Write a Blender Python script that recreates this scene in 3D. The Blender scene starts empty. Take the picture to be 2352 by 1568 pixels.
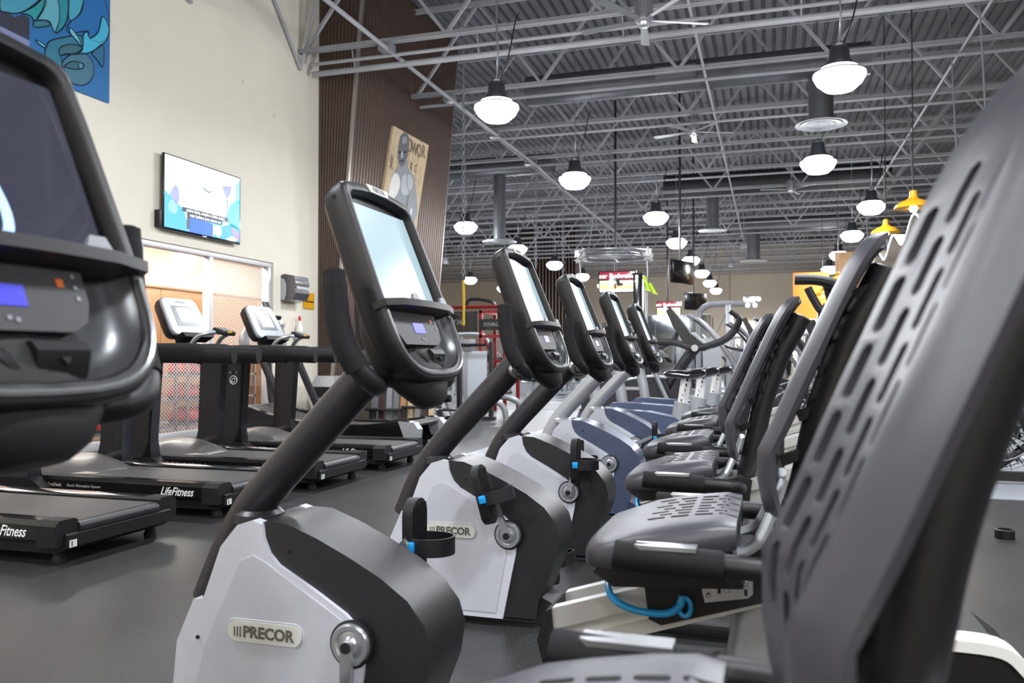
import bpy, bmesh, math, random
from mathutils import Vector, Matrix
random.seed(7)
PI = math.pi
SC = bpy.context.scene
COL = SC.collection

# ------------------------------------------------------------------ camera
cam_d = bpy.data.cameras.new('camera'); cam = bpy.data.objects.new('camera', cam_d); COL.objects.link(cam)
FPX = 1900.0
cam_d.sensor_width = 36.0; cam_d.lens = FPX / 2352 * 36.0
cam_d.clip_start = 0.05; cam_d.clip_end = 200
YAW = math.atan(594 / FPX); PITCH = math.atan(36 / FPX)
cam.location = (0, 0, 1.0)
cam.rotation_euler = (PI / 2 + PITCH, 0, YAW)
cam_d.dof.use_dof = True; cam_d.dof.focus_distance = 3.4; cam_d.dof.aperture_fstop = 5.0
SC.camera = cam

# ------------------------------------------------------------------ world, exposure
W = bpy.data.worlds.new('world'); SC.world = W; W.use_nodes = True
W.node_tree.nodes['Background'].inputs[0].default_value = (0.62, 0.66, 0.75, 1)
W.node_tree.nodes['Background'].inputs[1].default_value = 0.25
SC.view_settings.view_transform = 'Standard'; SC.view_settings.look = 'None'
SC.view_settings.exposure = 0.0; SC.view_settings.gamma = 1.0
SC.view_settings.use_curve_mapping = False
try:
    SC.cycles.max_bounces = 6; SC.cycles.diffuse_bounces = 3; SC.cycles.glossy_bounces = 3
    SC.cycles.transparent_max_bounces = 8; SC.cycles.sample_clamp_indirect = 4.0
    SC.cycles.use_denoising = True
except Exception:
    pass
UP_W = 4.0
SIDE_W = 108.0          # the part of a lamp's light that leaves its glass sideways
LAMP_W = 100.0          # watts of each high bay lamp
ROOM_W = 650.0          # strip light inside the studio behind the glass

# ------------------------------------------------------------------ materials
def lin(c):
    return tuple(((v / 12.92) if v <= 0.04045 else ((v + 0.055) / 1.055) ** 2.4) for v in c)
def hexc(h):
    return lin(tuple(int(h[i:i + 2], 16) / 255 for i in (0, 2, 4)))
MATS = {}
def mat(name, h, rough=0.5, metal=0.0, var=0.0, scale=20.0, bump=0.0, bscale=200.0, coat=0.0, emit=None, es=0.0, spec=0.5, detail=3.0):
    if name in MATS: return MATS[name]
    m = bpy.data.materials.new(name); m.use_nodes = True; nt = m.node_tree; n = nt.nodes; l = nt.links
    p = n['Principled BSDF']; c = hexc(h)
    p.inputs['Base Color'].default_value = (*c, 1); p.inputs['Roughness'].default_value = rough
    p.inputs['Metallic'].default_value = metal; p.inputs['Coat Weight'].default_value = coat
    p.inputs['Specular IOR Level'].default_value = spec
    tc = n.new('ShaderNodeTexCoord')
    if var > 0:
        no = n.new('ShaderNodeTexNoise'); no.inputs['Scale'].default_value = scale; no.inputs['Detail'].default_value = detail
        l.new(tc.outputs['Object'], no.inputs['Vector'])
        r = n.new('ShaderNodeValToRGB'); r.color_ramp.elements[0].position = 0.3; r.color_ramp.elements[1].position = 0.7
        r.color_ramp.elements[0].color = (*[v * (1 - var) for v in c], 1)
        r.color_ramp.elements[1].color = (*[min(1, v * (1 + var)) for v in c], 1)
        l.new(no.outputs['Fac'], r.inputs['Fac']); l.new(r.outputs['Color'], p.inputs['Base Color'])
    if bump > 0:
        nb = n.new('ShaderNodeTexNoise'); nb.inputs['Scale'].default_value = bscale
        l.new(tc.outputs['Object'], nb.inputs['Vector'])
        b = n.new('ShaderNodeBump'); b.inputs['Strength'].default_value = bump; b.inputs['Distance'].default_value = 0.01
        l.new(nb.outputs['Fac'], b.inputs['Height']); l.new(b.outputs['Normal'], p.inputs['Normal'])
    if emit:
        p.inputs['Emission Color'].default_value = (*hexc(emit), 1); p.inputs['Emission Strength'].default_value = es
    MATS[name] = m
    return m

M_black = mat('black_plastic', '17171a', 0.42, spec=0.4, bump=0.12, bscale=900)
M_blackgloss = mat('gloss_black', '141416', 0.16, coat=0.3)
M_char = mat('charcoal_plastic', '232326', 0.38, spec=0.45, var=0.08, bump=0.1, bscale=700)
M_graphite = mat('graphite_tube', '2f2e33', 0.36, metal=0.35, bump=0.05, bscale=900)
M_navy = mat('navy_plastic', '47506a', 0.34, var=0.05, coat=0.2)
M_shroud = mat('silver_white_shroud', 'c9ccd6', 0.42, var=0.03, bump=0.06, bscale=900)
M_shroud2 = mat('silver_white_inset', 'bcbfc8', 0.46, var=0.03, bump=0.08, bscale=900)
M_badge = mat('badge_plate', 'd2d3cc', 0.35)
M_silver = mat('brushed_silver', 'c3c5c8', 0.28, metal=0.85)
M_alu = mat('anodised_rail', 'd3d4d2', 0.33, metal=0.6)
M_steel = mat('grey_painted_steel', '85878c', 0.4, metal=0.3)
M_lsteel = mat('light_painted_steel', 'a9adb2', 0.35, metal=0.4)
M_pad = mat('grey_seat_shell', '3f3f46', 0.33, var=0.05, scale=8, bump=0.12, bscale=800)
M_foam = mat('grip_foam', '151518', 0.75, spec=0.3, bump=0.3, bscale=1200)
M_blue = mat('bright_blue_plastic', '1593d6', 0.3)
M_bowl = mat('console_bowl', '494b4e', 0.30, metal=0.45)
M_rim = mat('bowl_rim_silver', '8d9092', 0.3, metal=0.6)
M_screen = mat('reflected_glow_screen', '7c9097', 0.2, emit='bfdbe4', es=0.42)  # pale glow painted in place of room light reflected by the screens
M_dscreen = mat('dark_screen', '2a2b35', 0.10, coat=0.6, emit='8e93ad', es=0.09)  # faint glow stands in for reflections on the unlit glass
M_lcd = mat('blue_lcd', '3333aa', 0.3, emit='4e50d8', es=0.35)
M_led = mat('amber_led', 'a05020', 0.4, emit='ff7a30', es=0.2)
M_rubber = mat('black_rubber', '101012', 0.55, spec=0.35, bump=0.2, bscale=600)
M_belt = mat('running_belt', '3d3c3c', 0.5, var=0.12, scale=60, bump=0.2, bscale=900)
M_red = mat('red_plastic', 'c01c1c', 0.35, var=0.1, scale=6)
M_redsteel = mat('red_painted_steel', '8f1f24', 0.35, metal=0.2)
M_yellow = mat('yellow_enamel', 'e8a820', 0.35)
M_strap = mat('yellow_webbing', 'b89c18', 0.6, var=0.3, scale=90)
M_neon = mat('neon_plastic', 'b9e021', 0.4)
M_wall = mat('cream_wall_paint', 'e2dccd', 0.85, var=0.02, scale=3, bump=0.05, bscale=60)
M_beige = mat('beige_wall_paint', 'dfd0bb', 0.85, var=0.03, scale=1.5)
M_brown = mat('brown_corrugated_metal', '5d4d46', 0.36, metal=0.4, var=0.06, scale=6)
M_trim = mat('pale_metal_trim', '9c9691', 0.3, metal=0.6)
M_frame = mat('aluminium_window_frame', 'c9c9cb', 0.4, metal=0.3)
M_deckroof = mat('grey_roof_deck', '5f6066', 0.7, var=0.1, scale=0.6)
M_joist = mat('pale_grey_joist_paint', '97989c', 0.6, var=0.08, scale=3)
M_duct = mat('galvanised_duct', '5c5e62', 0.42, metal=0.4, var=0.15, scale=3)
M_ddark = mat('dark_duct', '2d2d30', 0.6)
M_white = mat('white_plastic', 'e6e6e4', 0.4)
M_wood = mat('tan_wood', 'b58a5c', 0.55, var=0.15, scale=5)
M_dwood = mat('brown_cabinet', '8f6a48', 0.5, var=0.08, scale=3)
M_orange = mat('orange_wall_paint', 'dd8d38', 0.8)
M_lens = mat('lamp_lens', 'ffffff', 0.3, emit='eef4ff', es=16.0)
M_tan = mat('tan_board', 'cbb592', 0.7, var=0.12, scale=9)
M_mirror = mat('mirror_glass', '9aa0a4', 0.06, metal=1.0)
M_hole = mat('dark_slot', '0c0c0e', 0.8)
def flat(h, es=0.0, rough=0.6):
    return mat('flat_' + h + ('_lit' if es else ''), h, rough, emit=h if es else None, es=es)

def glass_mat(name, pattern):
    m = bpy.data.materials.new(name); m.use_nodes = True; nt = m.node_tree; n = nt.nodes; l = nt.links
    for x in list(n): n.remove(x)
    out = n.new('ShaderNodeOutputMaterial'); tr = n.new('ShaderNodeBsdfTransparent'); gl = n.new('ShaderNodeBsdfGlossy')
    gl.inputs['Roughness'].default_value = 0.05
    mx = n.new('ShaderNodeMixShader'); mx.inputs[0].default_value = 0.07; l.new(tr.outputs[0], mx.inputs[1]); l.new(gl.outputs[0], mx.inputs[2])
    if pattern:
        tc = n.new('ShaderNodeTexCoord'); sp = n.new('ShaderNodeSeparateXYZ'); l.new(tc.outputs['Object'], sp.inputs[0])
        def sn(sock, k):
            a = n.new('ShaderNodeMath'); a.operation = 'MULTIPLY'; a.inputs[1].default_value = k; l.new(sock, a.inputs[0])
            b = n.new('ShaderNodeMath'); b.operation = 'SINE'; l.new(a.outputs[0], b.inputs[0]); return b.outputs[0]
        mu = n.new('ShaderNodeMath'); mu.operation = 'MULTIPLY'
        l.new(sn(sp.outputs['Y'], 110), mu.inputs[0]); l.new(sn(sp.outputs['Z'], 130), mu.inputs[1])
        gt = n.new('ShaderNodeMath'); gt.operation = 'GREATER_THAN'; gt.inputs[1].default_value = 0.0; l.new(mu.outputs[0], gt.inputs[0])
        sc = n.new('ShaderNodeMath'); sc.operation = 'MULTIPLY'; sc.inputs[1].default_value = 0.42; l.new(gt.outputs[0], sc.inputs[0])
        df = n.new('ShaderNodeBsdfTranslucent'); df.inputs[0].default_value = (0.75, 0.72, 0.72, 1)
        d2 = n.new('ShaderNodeBsdfDiffuse'); d2.inputs[0].default_value = (0.6, 0.58, 0.6, 1)
        m0 = n.new('ShaderNodeMixShader'); m0.inputs[0].default_value = 0.5; l.new(df.outputs[0], m0.inputs[1]); l.new(d2.outputs[0], m0.inputs[2])
        m2 = n.new('ShaderNodeMixShader'); l.new(sc.outputs[0], m2.inputs[0]); l.new(mx.outputs[0], m2.inputs[1]); l.new(m0.outputs[0], m2.inputs[2])
        l.new(m2.outputs[0], out.inputs[0])
    else:
        l.new(mx.outputs[0], out.inputs[0])
    return m
M_glass = glass_mat('clear_glass', False); M_film = glass_mat('dotted_film_glass', True)

# ------------------------------------------------------------------ helpers
ORG = {}
def nb(): return bmesh.new()
def tag(o, label=None, cat=None, group=None, kind=None):
    if label: o['label'] = label
    if cat: o['category'] = cat
    if group: o['group'] = group
    if kind: o['kind'] = kind
    return o
def thing(name, label, cat, org=(0, 0, 0), group=None):
    o = bpy.data.objects.new(name, None); COL.objects.link(o); o.location = org; o.empty_display_size = 0.05
    ORG[o.name] = Vector(org)
    return tag(o, label, cat, group)
def obj(name, bm, m, parent=None, bevel=0.0, seg=2, smooth=True, ang=35, org=None, kind=None):
    """bm is in build (world) coordinates; the object origin is org, default the parent's."""
    if bevel > 0:
        ed = [e for e in bm.edges if len(e.link_faces) == 2 and e.calc_face_angle(0) > math.radians(30)]
        if ed: bmesh.ops.bevel(bm, geom=ed, offset=bevel, segments=seg, profile=0.5, affect='EDGES', clamp_overlap=True)
    bmesh.ops.recalc_face_normals(bm, faces=bm.faces)
    po = Vector((0, 0, 0)); q = parent
    if parent is not None: po = ORG[parent.name]
    o_ = Vector(org) if org is not None else po
    if o_.length > 0: bmesh.ops.translate(bm, verts=bm.verts, vec=-o_)
    me = bpy.data.meshes.new(name); bm.to_mesh(me); bm.free()
    if smooth:
        me.shade_smooth()
        try: me.set_sharp_from_angle(angle=math.radians(ang))
        except Exception: pass
    me.materials.append(m)
    o = bpy.data.objects.new(name, me); COL.objects.link(o)
    ORG[o.name] = o_
    o.location = o_ - po if parent is not None else o_
    if parent is not None: o.parent = parent
    if kind: o['kind'] = kind
    return o
def struct(name, bm, m, **k): return obj(name, bm, m, kind='structure', **k)
def box(bm, c, s, rot=None):
    r = bmesh.ops.create_cube(bm, size=1.0)
    mx = Matrix.Translation(Vector(c)) @ (rot if rot else Matrix.Identity(4)) @ Matrix.Diagonal((s[0], s[1], s[2], 1))
    bmesh.ops.transform(bm, matrix=mx, verts=r['verts']); return bm
def bx(c, s, rot=None): return box(nb(), c, s, rot)
def b2(x0, x1, y0, y1, z0, z1, bm=None): return box(bm or nb(), ((x0 + x1) / 2, (y0 + y1) / 2, (z0 + z1) / 2), (abs(x1 - x0), abs(y1 - y0), abs(z1 - z0)))
def RY(a): return Matrix.Rotation(a, 4, 'Y')
def RX(a): return Matrix.Rotation(a, 4, 'X')
def RZ(a): return Matrix.Rotation(a, 4, 'Z')
def prism(pts, f0, f1, bm=None):
    """pts: list of 2D; f0, f1 map a 2D point to 3D on the two caps."""
    bm = bm or nb()
    a = [bm.verts.new(f0(*p)) for p in pts]; b = [bm.verts.new(f1(*p)) for p in pts]; n = len(pts)
    bm.faces.new(a); bm.faces.new(b[::-1])
    for i in range(n): bm.faces.new((a[i], b[i], b[(i + 1) % n], a[(i + 1) % n]))
    return bm
def pxz(pts, y0, y1, bm=None): return prism(pts, lambda x, z: (x, y0, z), lambda x, z: (x, y1, z), bm)
def pyz(pts, x0, x1, bm=None): return prism(pts, lambda y, z: (x0, y, z), lambda y, z: (x1, y, z), bm)
def pxy(pts, z0, z1, bm=None): return prism(pts, lambda x, y: (x, y, z0), lambda x, y: (x, y, z1), bm)
def smooth_pts(P, k=4):
    P = [Vector(p) for p in P]; out = []
    if len(P) < 3 or k <= 1: return P
    Q = [P[0] * 2 - P[1]] + P + [P[-1] * 2 - P[-2]]
    for i in range(1, len(Q) - 2):
        for j in range(k):
            t = j / k; a, b, c, d = Q[i - 1], Q[i], Q[i + 1], Q[i + 2]
            out.append(0.5 * ((2 * b) + (c - a) * t + (2 * a - 5 * b + 4 * c - d) * t * t + (3 * b - a - 3 * c + d) * t ** 3))
    out.append(P[-1]); return out
def tube(P, r, n=10, k=4, bm=None, closed=False, ry=None, up=None):
    bm = bm or nb()
    P = smooth_pts(P, k) if not closed else [Vector(p) for p in P]
    N = len(P); rings = []
    ref = Vector(up) if up else None; prev = None
    for i, p in enumerate(P):
        if closed: t = (P[(i + 1) % N] - P[i - 1])
        else: t = (P[min(i + 1, N - 1)] - P[max(i - 1, 0)])
        t.normalize()
        if prev is None:
            a = ref if ref else (Vector((0, 0, 1)) if abs(t.z) < 0.9 else Vector((1, 0, 0)))
            u = (a - t * a.dot(t)).normalized()
        else:
            a = ref if ref else prev
            u = (a - t * a.dot(t)); u = u.normalized() if u.length > 1e-6 else prev
        prev = u; v = t.cross(u)
        rr = r[min(int(i * len(r) / N), len(r) - 1)] if isinstance(r, (list, tuple)) else (r(i / (N - 1)) if callable(r) else r)
        r2 = rr if ry is None else rr * ry
        rings.append([bm.verts.new(p + u * math.cos(2 * PI * j / n) * rr + v * math.sin(2 * PI * j / n) * r2) for j in range(n)])
    M = N if closed else N - 1
    for i in range(M):
        A, B = rings[i], rings[(i + 1) % N]
        for j in range(n): bm.faces.new((A[j], A[(j + 1) % n], B[(j + 1) % n], B[j]))
    if not closed: bm.faces.new(rings[0][::-1]); bm.faces.new(rings[-1])
    return bm
def lathe(prof, c, axis='Z', n=20, bm=None):
    """prof: (radius, height) list along axis from c."""
    bm = bm or nb(); c = Vector(c); rings = []
    for r, h in prof:
        ring = []
        for j in range(n):
            a = 2 * PI * j / n; x, y = r * math.cos(a), r * math.sin(a)
            v = {'Z': Vector((x, y, h)), 'Y': Vector((x, h, y)), 'X': Vector((h, x, y))}[axis]
            ring.append(bm.verts.new(c + v))
        rings.append(ring)
    for i in range(len(rings) - 1):
        A, B = rings[i], rings[i + 1]
        for j in range(n): bm.faces.new((A[j], A[(j + 1) % n], B[(j + 1) % n], B[j]))
    bm.faces.new(rings[0][::-1]); bm.faces.new(rings[-1]); return bm
def cyl(p, q, r, n=12, bm=None): return tube([p, q], r, n, 1, bm)
def loft(rings, bm=None, cap=True):
    bm = bm or nb(); R = [[bm.verts.new(p) for p in r] for r in rings]; n = len(R[0])
    for A, B in zip(R, R[1:]):
        for j in range(n): bm.faces.new((A[j], A[(j + 1) % n], B[(j + 1) % n], B[j]))
    if cap: bm.faces.new(R[0][::-1]); bm.faces.new(R[-1])
    return bm
def grid(rows, bm=None, th=0.0):
    """open surface from rows of points, thickened."""
    bm = bm or nb(); R = [[bm.verts.new(p) for p in r] for r in rows]
    fs = []
    for A, B in zip(R, R[1:]):
        for j in range(len(A) - 1): fs.append(bm.faces.new((A[j], A[j + 1], B[j + 1], B[j])))
    if th:
        bmesh.ops.recalc_face_normals(bm, faces=bm.faces)
        bmesh.ops.solidify(bm, geom=fs, thickness=th)
    return bm
def text(s, size, parent, loc, right, up, m=None, extrude=0.0006, bold=0.0, align='CENTER', name='lettering', xs=1.0, shear=0.0):
    cu = bpy.data.curves.new(name, 'FONT'); cu.body = s; cu.size = size; cu.extrude = extrude; cu.align_x = align; cu.align_y = 'CENTER'
    cu.offset = bold; cu.shear = shear; cu.resolution_u = 3
    key = (s, size, extrude, bold, shear, align, (m or M_blackgloss).name)
    if key not in TEXTS:
        tmp = bpy.data.objects.new(name, cu); me = bpy.data.meshes.new_from_object(tmp); bpy.data.objects.remove(tmp)
        me.materials.clear(); me.materials.append(m or M_blackgloss); TEXTS[key] = me
    o = bpy.data.objects.new(name, TEXTS[key]); COL.objects.link(o)
    r = Vector(right).normalized(); u = Vector(up); u = (u - r * u.dot(r)).normalized(); nn = r.cross(u)
    mt = Matrix(((r.x * xs, u.x, nn.x, 0), (r.y * xs, u.y, nn.y, 0), (r.z * xs, u.z, nn.z, 0), (0, 0, 0, 1)))
    po = ORG[parent.name] if parent is not None else Vector((0, 0, 0))
    if parent is not None: o.parent = parent
    o.matrix_local = Matrix.Translation(Vector(loc) - po) @ mt
    return o
TEXTS = {}
def kids(o): return [c for c in bpy.data.objects if c.parent == o]
def dup(root, loc=None, label=None, group=None, rotz=None, kidmap=None):
    kidmap = kidmap if kidmap is not None else CH()
    r = root.copy(); COL.objects.link(r); ORG[r.name] = Vector(loc) if loc is not None else ORG.get(root.name, Vector())
    if loc is not None: r.location = loc
    if rotz is not None: r.rotation_euler = (0, 0, rotz)
    if label: r['label'] = label
    if group: r['group'] = group
    pairs = []
    for ch in kidmap.get(root.name, []):
        c = ch.copy(); COL.objects.link(c); c.parent = r; pairs.append((ch, c))
        for g in kidmap.get(ch.name, []):
            d = g.copy(); COL.objects.link(d); d.parent = c
    return r, [p[1] for p in pairs]
def CH():
    d = {}
    for o in COL.objects:
        if o.parent: d.setdefault(o.parent.name, []).append(o)
    return d
def stem(o): return o.name.split('.')[0]

# ------------------------------------------------------------------ big structure
DECK_Z = 7.3; CH_Z = 5.62
FX0, FX1, FY0, FY1 = -20.0, 9.0, -4.0, 48.0
def floor_mat():
    m = bpy.data.materials.new('speckled_rubber_floor'); m.use_nodes = True; nt = m.node_tree; n = nt.nodes; l = nt.links
    p = n['Principled BSDF']; tc = n.new('ShaderNodeTexCoord')
    a = n.new('ShaderNodeTexNoise'); a.inputs['Scale'].default_value = 190; a.inputs['Detail'].default_value = 2
    b = n.new('ShaderNodeTexNoise'); b.inputs['Scale'].default_value = 1.3; b.inputs['Detail'].default_value = 4
    l.new(tc.outputs['Object'], a.inputs['Vector']); l.new(tc.outputs['Object'], b.inputs['Vector'])
    r = n.new('ShaderNodeValToRGB'); e = r.color_ramp.elements
    e[0].position = 0.35; e[0].color = (*hexc('161617'), 1); e[1].position = 0.75; e[1].color = (*hexc('545455'), 1)
    l.new(a.outputs['Fac'], r.inputs['Fac'])
    r2 = n.new('ShaderNodeValToRGB'); r2.color_ramp.elements[0].color = (0.75, 0.75, 0.75, 1); r2.color_ramp.elements[1].color = (1.15, 1.15, 1.15, 1)
    l.new(b.outputs['Fac'], r2.inputs['Fac'])
    mx = n.new('ShaderNodeMix'); mx.data_type = 'RGBA'; mx.blend_type = 'MULTIPLY'; mx.inputs[0].default_value = 1
    l.new(r.outputs['Color'], mx.inputs['A']); l.new(r2.outputs['Color'], mx.inputs['B']); l.new(mx.outputs['Result'], p.inputs['Base Color'])
    p.inputs['Roughness'].default_value = 0.33
    bu = n.new('ShaderNodeBump'); bu.inputs['Strength'].default_value = 0.25; bu.inputs['Distance'].default_value = 0.003
    l.new(a.outputs['Fac'], bu.inputs['Height']); l.new(bu.outputs['Normal'], p.inputs['Normal'])
    return m
M_floor = floor_mat()
floor = struct('floor', b2(FX0, FX1, FY0, FY1, -0.1, 0), M_floor, smooth=False)
M_pale = mat('pale_grey_flooring', '9fa3ab', 0.28, var=0.06, scale=2, bump=0.05, bscale=300)
obj('pale_floor_tile', b2(-3.0, 9.0, 6.6, 15.2, 0, 0.004), M_pale, floor, smooth=False)
obj('dark_floor_strip', b2(-6.6, 9.0, 15.2, 17.6, 0, 0.004), mat('dark_floor_band', '3b3a3e', 0.4), floor, smooth=False)
M_board1 = mat('grey_floor_board', '83878d', 0.3, var=0.1, scale=2); M_board2 = mat('dark_floor_board', '4c4e54', 0.3, var=0.1, scale=2)
y = 17.6; i = 0
while y < 34:
    w = 0.42 if i % 2 == 0 else 0.22
    obj('floor_board', b2(-12, 9.0, y, y + w - 0.03, 0, 0.004), M_board1 if i % 2 == 0 else M_board2, floor, smooth=False); y += w; i += 1

# left wall with a long glazed opening
WX = -6.85
lw = nb(); b2(WX - 0.18, WX, FY0, 11.7, 2.36, DECK_Z, lw); b2(WX - 0.18, WX, 10.36, 11.7, 0, 2.36, lw); b2(WX - 0.18, WX, FY0, 1.35, 0, 2.36, lw)
wall_left = struct('wall_left', lw, M_wall, smooth=False)
obj('baseboard', b2(WX, WX + 0.012, 10.36, 11.6, 0, 0.09), mat('grey_baseboard', '77736c', 0.5), wall_left, smooth=False)
# paint trowel mark / small hooks on the wall
for (yy, zz) in ((9.6, 4.75), (10.35, 4.5)):
    obj('wall_hook', bx((WX + 0.012, yy, zz), (0.02, 0.02, 0.05)), M_wall, wall_left)
wall_back = struct('wall_back', b2(FX0, FX1, FY1, FY1 + 0.2, 0, DECK_Z), M_beige, smooth=False)
wall_right = struct('wall_right', b2(FX1, FX1 + 0.2, FY0, FY1, 0, DECK_Z), mat('brown_wall_paint', '6f5a4c', 0.8), smooth=False)
wall_far_left = struct('wall_far_left', b2(FX0 - 0.2, FX0, 11.7, FY1, 0, DECK_Z), M_beige, smooth=False)
for yy in (44.0,):
    obj('pilaster', b2(-3.2, -2.2, FY1 - 0.25, FY1, 0, DECK_Z), M_beige, wall_back, smooth=False)

# slanted brown corrugated block beside the wall
def bxx(z): return -6.66 + 0.085 * z
BY0, BY1 = 11.6, 15.6
blk = nb()
blk = loft([[(-7.2, BY0, z), (bxx(z) - 0.02, BY0, z), (bxx(z) - 0.02, BY1, z), (-7.2, BY1, z)] for z in (0, DECK_Z)], blk)
brown = struct('wall_brown', blk, M_brown, smooth=False)
rb = nb(); per = 0.10
def rib_rows(f, L0, L1, per, d):
    pts = []; t = L0
    while t < L1 - per * 0.5:
        pts += [(t, 0), (t + per * 0.35, 0), (t + per * 0.5, d), (t + per * 0.85, d)]; t += per
    pts.append((L1, 0)); return pts
P = rib_rows(None, BY0, BY1, per, 0.036)
rows = [[(bxx(z) + dd, yy, z) for (yy, dd) in P] for z in (0, DECK_Z)]
obj('corrugated_sheet', grid(rows), M_brown, brown, smooth=False)
P = rib_rows(None, 0, 1, 0.09, 0.02)
rows = [[(-6.84 + t * (bxx(z) + 6.84), BY0 - dd - 0.002, z) for (t, dd) in P] for z in (0, DECK_Z)]
obj('corrugated_sheet', grid(rows), M_brown, brown, smooth=False)
for yy in (BY0, BY1):
    obj('edge_trim', loft([[(bxx(z) - 0.01, yy - 0.03, z), (bxx(z) + 0.03, yy - 0.03, z), (bxx(z) + 0.03, yy + 0.03, z), (bxx(z) - 0.01, yy + 0.03, z)] for z in (0, DECK_Z)]), M_trim, brown, smooth=False)

# ------------------------------------------------------------------ ceiling: ribbed deck and open web joists
bm = nb(); prof = []; x = FX0
while x < FX1:
    prof += [(x, 0), (x + 0.11, 0), (x + 0.135, 0.06), (x + 0.165, 0.06)]; x += 0.19
rows = [[(px_, yy, DECK_Z + pz_) for (px_, pz_) in prof] for yy in (FY0, FY1)]
ceiling = struct('ceiling', grid(rows, bm), M_deckroof, smooth=False)
obj('roof_slab', b2(FX0, FX1, FY0, FY1, DECK_Z + 0.1, DECK_Z + 0.2), M_ddark, ceiling, smooth=False)
def joist_mesh(x0, x1):
    w = x1 - x0
    parts = {}
    b = nb()
    for dy in (-0.03, 0.03): b2(x0, x1, dy - 0.022, dy + 0.022, 0, 0.012, b); b2(x0, x1, dy * 0.35 - 0.003 + (0.012 if dy > 0 else -0.012), dy * 0.35 + 0.003 + (0.012 if dy > 0 else -0.012), 0, 0.07, b)
    parts['bottom_chord'] = b
    b = nb(); b2(x0, x1, -0.06, 0.06, 1.56, 1.575, b); b2(x0, x1, -0.02, 0.02, 1.5, 1.57, b)
    parts['top_chord'] = b
    parts['conduit'] = cyl((x0 + 0.1, 0.16, -0.12), (x1 - 0.1, 0.16, -0.12), 0.028, 8)
    return parts
WEB = None
def build_joist(Y, x0, x1, individual):
    j = bpy.data.objects.new('roof_joist', None); COL.objects.link(j); j.parent = ceiling; j.location = (0, Y, CH_Z); ORG[j.name] = Vector((0, Y, CH_Z))
    for k, b in joist_mesh(x0, x1).items():
        bmesh.ops.translate(b, verts=b.verts, vec=(0, Y, CH_Z)); obj(k, b, M_joist, j, smooth=(k == 'conduit'))
    nodes = []; x = x0 + 0.1; allb = nb(); first = None
    cnt = 0
    while x < x1 - 1.2:
        for (xa, za, xb, zb) in ((x, 0.03, x + 1.15, 1.54), (x + 1.15, 1.54, x + 2.3, 0.03)):
            L = math.hypot(xb - xa, zb - za); ang = math.atan2(zb - za, xb - xa)
            if individual:
                if WEBM[0] is None:
                    o = obj('web_bar', bx((0, 0, 0), (L, 0.05, 0.045)), M_joist, j, smooth=False, org=(0, 0, 0)); WEBM[0] = o.data
                else:
                    o = bpy.data.objects.new('web_bar', WEBM[0]); COL.objects.link(o); o.parent = j
                o.location = ((xa + xb) / 2, 0, (za + zb) / 2); o.rotation_euler = (0, -ang, 0)
            else:
                box(allb, ((xa + xb) / 2, Y, CH_Z + (za + zb) / 2), (L, 0.05, 0.045), RY(-ang))
            cnt += 1
        x += 2.3
    if individual: allb.free()
    else: obj('web_bar', allb, M_joist, j, smooth=False, kind='stuff')
WEBM = [None]
Yj = 3.5; k = 0
while Yj < 47.5:
    x0 = (WX + 0.02) if Yj < 12 else (-6.1 if Yj < 16 else FX0)
    build_joist(Yj, x0, FX1, 10 < Yj < 25); Yj += 2.5
# bridging lines running along the room and joist braces on the left wall
for (xx, z) in ((-5.4, CH_Z - 0.07), (2.72, CH_Z - 0.07), (-1.0, CH_Z + 0.02)):
    obj('bridging_angle', tube([(xx, 3.0, z), (xx, 46, z)], 0.022, 6, 1), M_joist, ceiling)
obj('cable_bundle', tube([(-5.33, 6, CH_Z - 0.1), (-5.33, 11, CH_Z - 0.11), (-5.28, 13.5, CH_Z - 0.14), (-5.3, 16, CH_Z - 0.1), (-5.2, 18.5, CH_Z - 0.15), (-5.3, 21, CH_Z - 0.1), (-5.3, 30, CH_Z - 0.12)], 0.03, 6, 4), M_joist, ceiling)
for yy in (11, 13.5, 16, 18.5):
    obj('junction_box', bx((-5.37, yy, CH_Z - 0.07), (0.2, 0.2, 0.12)), M_steel, ceiling, bevel=0.01)
for (dz) in (0,):
    obj('wall_ledger', tube([(WX + 0.06, 2, CH_Z + 1.4), (WX + 0.06, 11.5, CH_Z + 1.4)], 0.05, 4, 1), M_joist, ceiling)
for yy in (8.5, 11):
    obj('knee_brace', tube([(WX + 0.04, yy, CH_Z - 0.25), (WX + 0.04, yy - 1.6, CH_Z + 1.5)], 0.03, 4, 1), M_joist, ceiling)
    obj('knee_brace', tube([(WX + 0.04, yy, CH_Z - 0.2), (WX + 0.5, yy, CH_Z + 1.5)], 0.03, 4, 1), M_joist, ceiling)
# heavier pipe under the nearest joist
obj('sprinkler_pipe', tube([(WX + 0.1, 11.25, CH_Z - 0.24), (FX1, 11.25, CH_Z - 0.24)], 0.045, 10, 1), M_joist, ceiling)
for xx in (-6.0, -4.0, -1.9, 0.4, 2.6):
    obj('pipe_hanger', cyl((xx, 11.2, CH_Z - 0.25), (xx, 11.1, CH_Z + 0.05), 0.012, 6), M_steel, ceiling)
# wall closing the room behind the camera
struct('wall_front', b2(WX - 0.18, FX1, FY0 - 0.2, FY0, 0, DECK_Z), M_beige, smooth=False)

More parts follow.
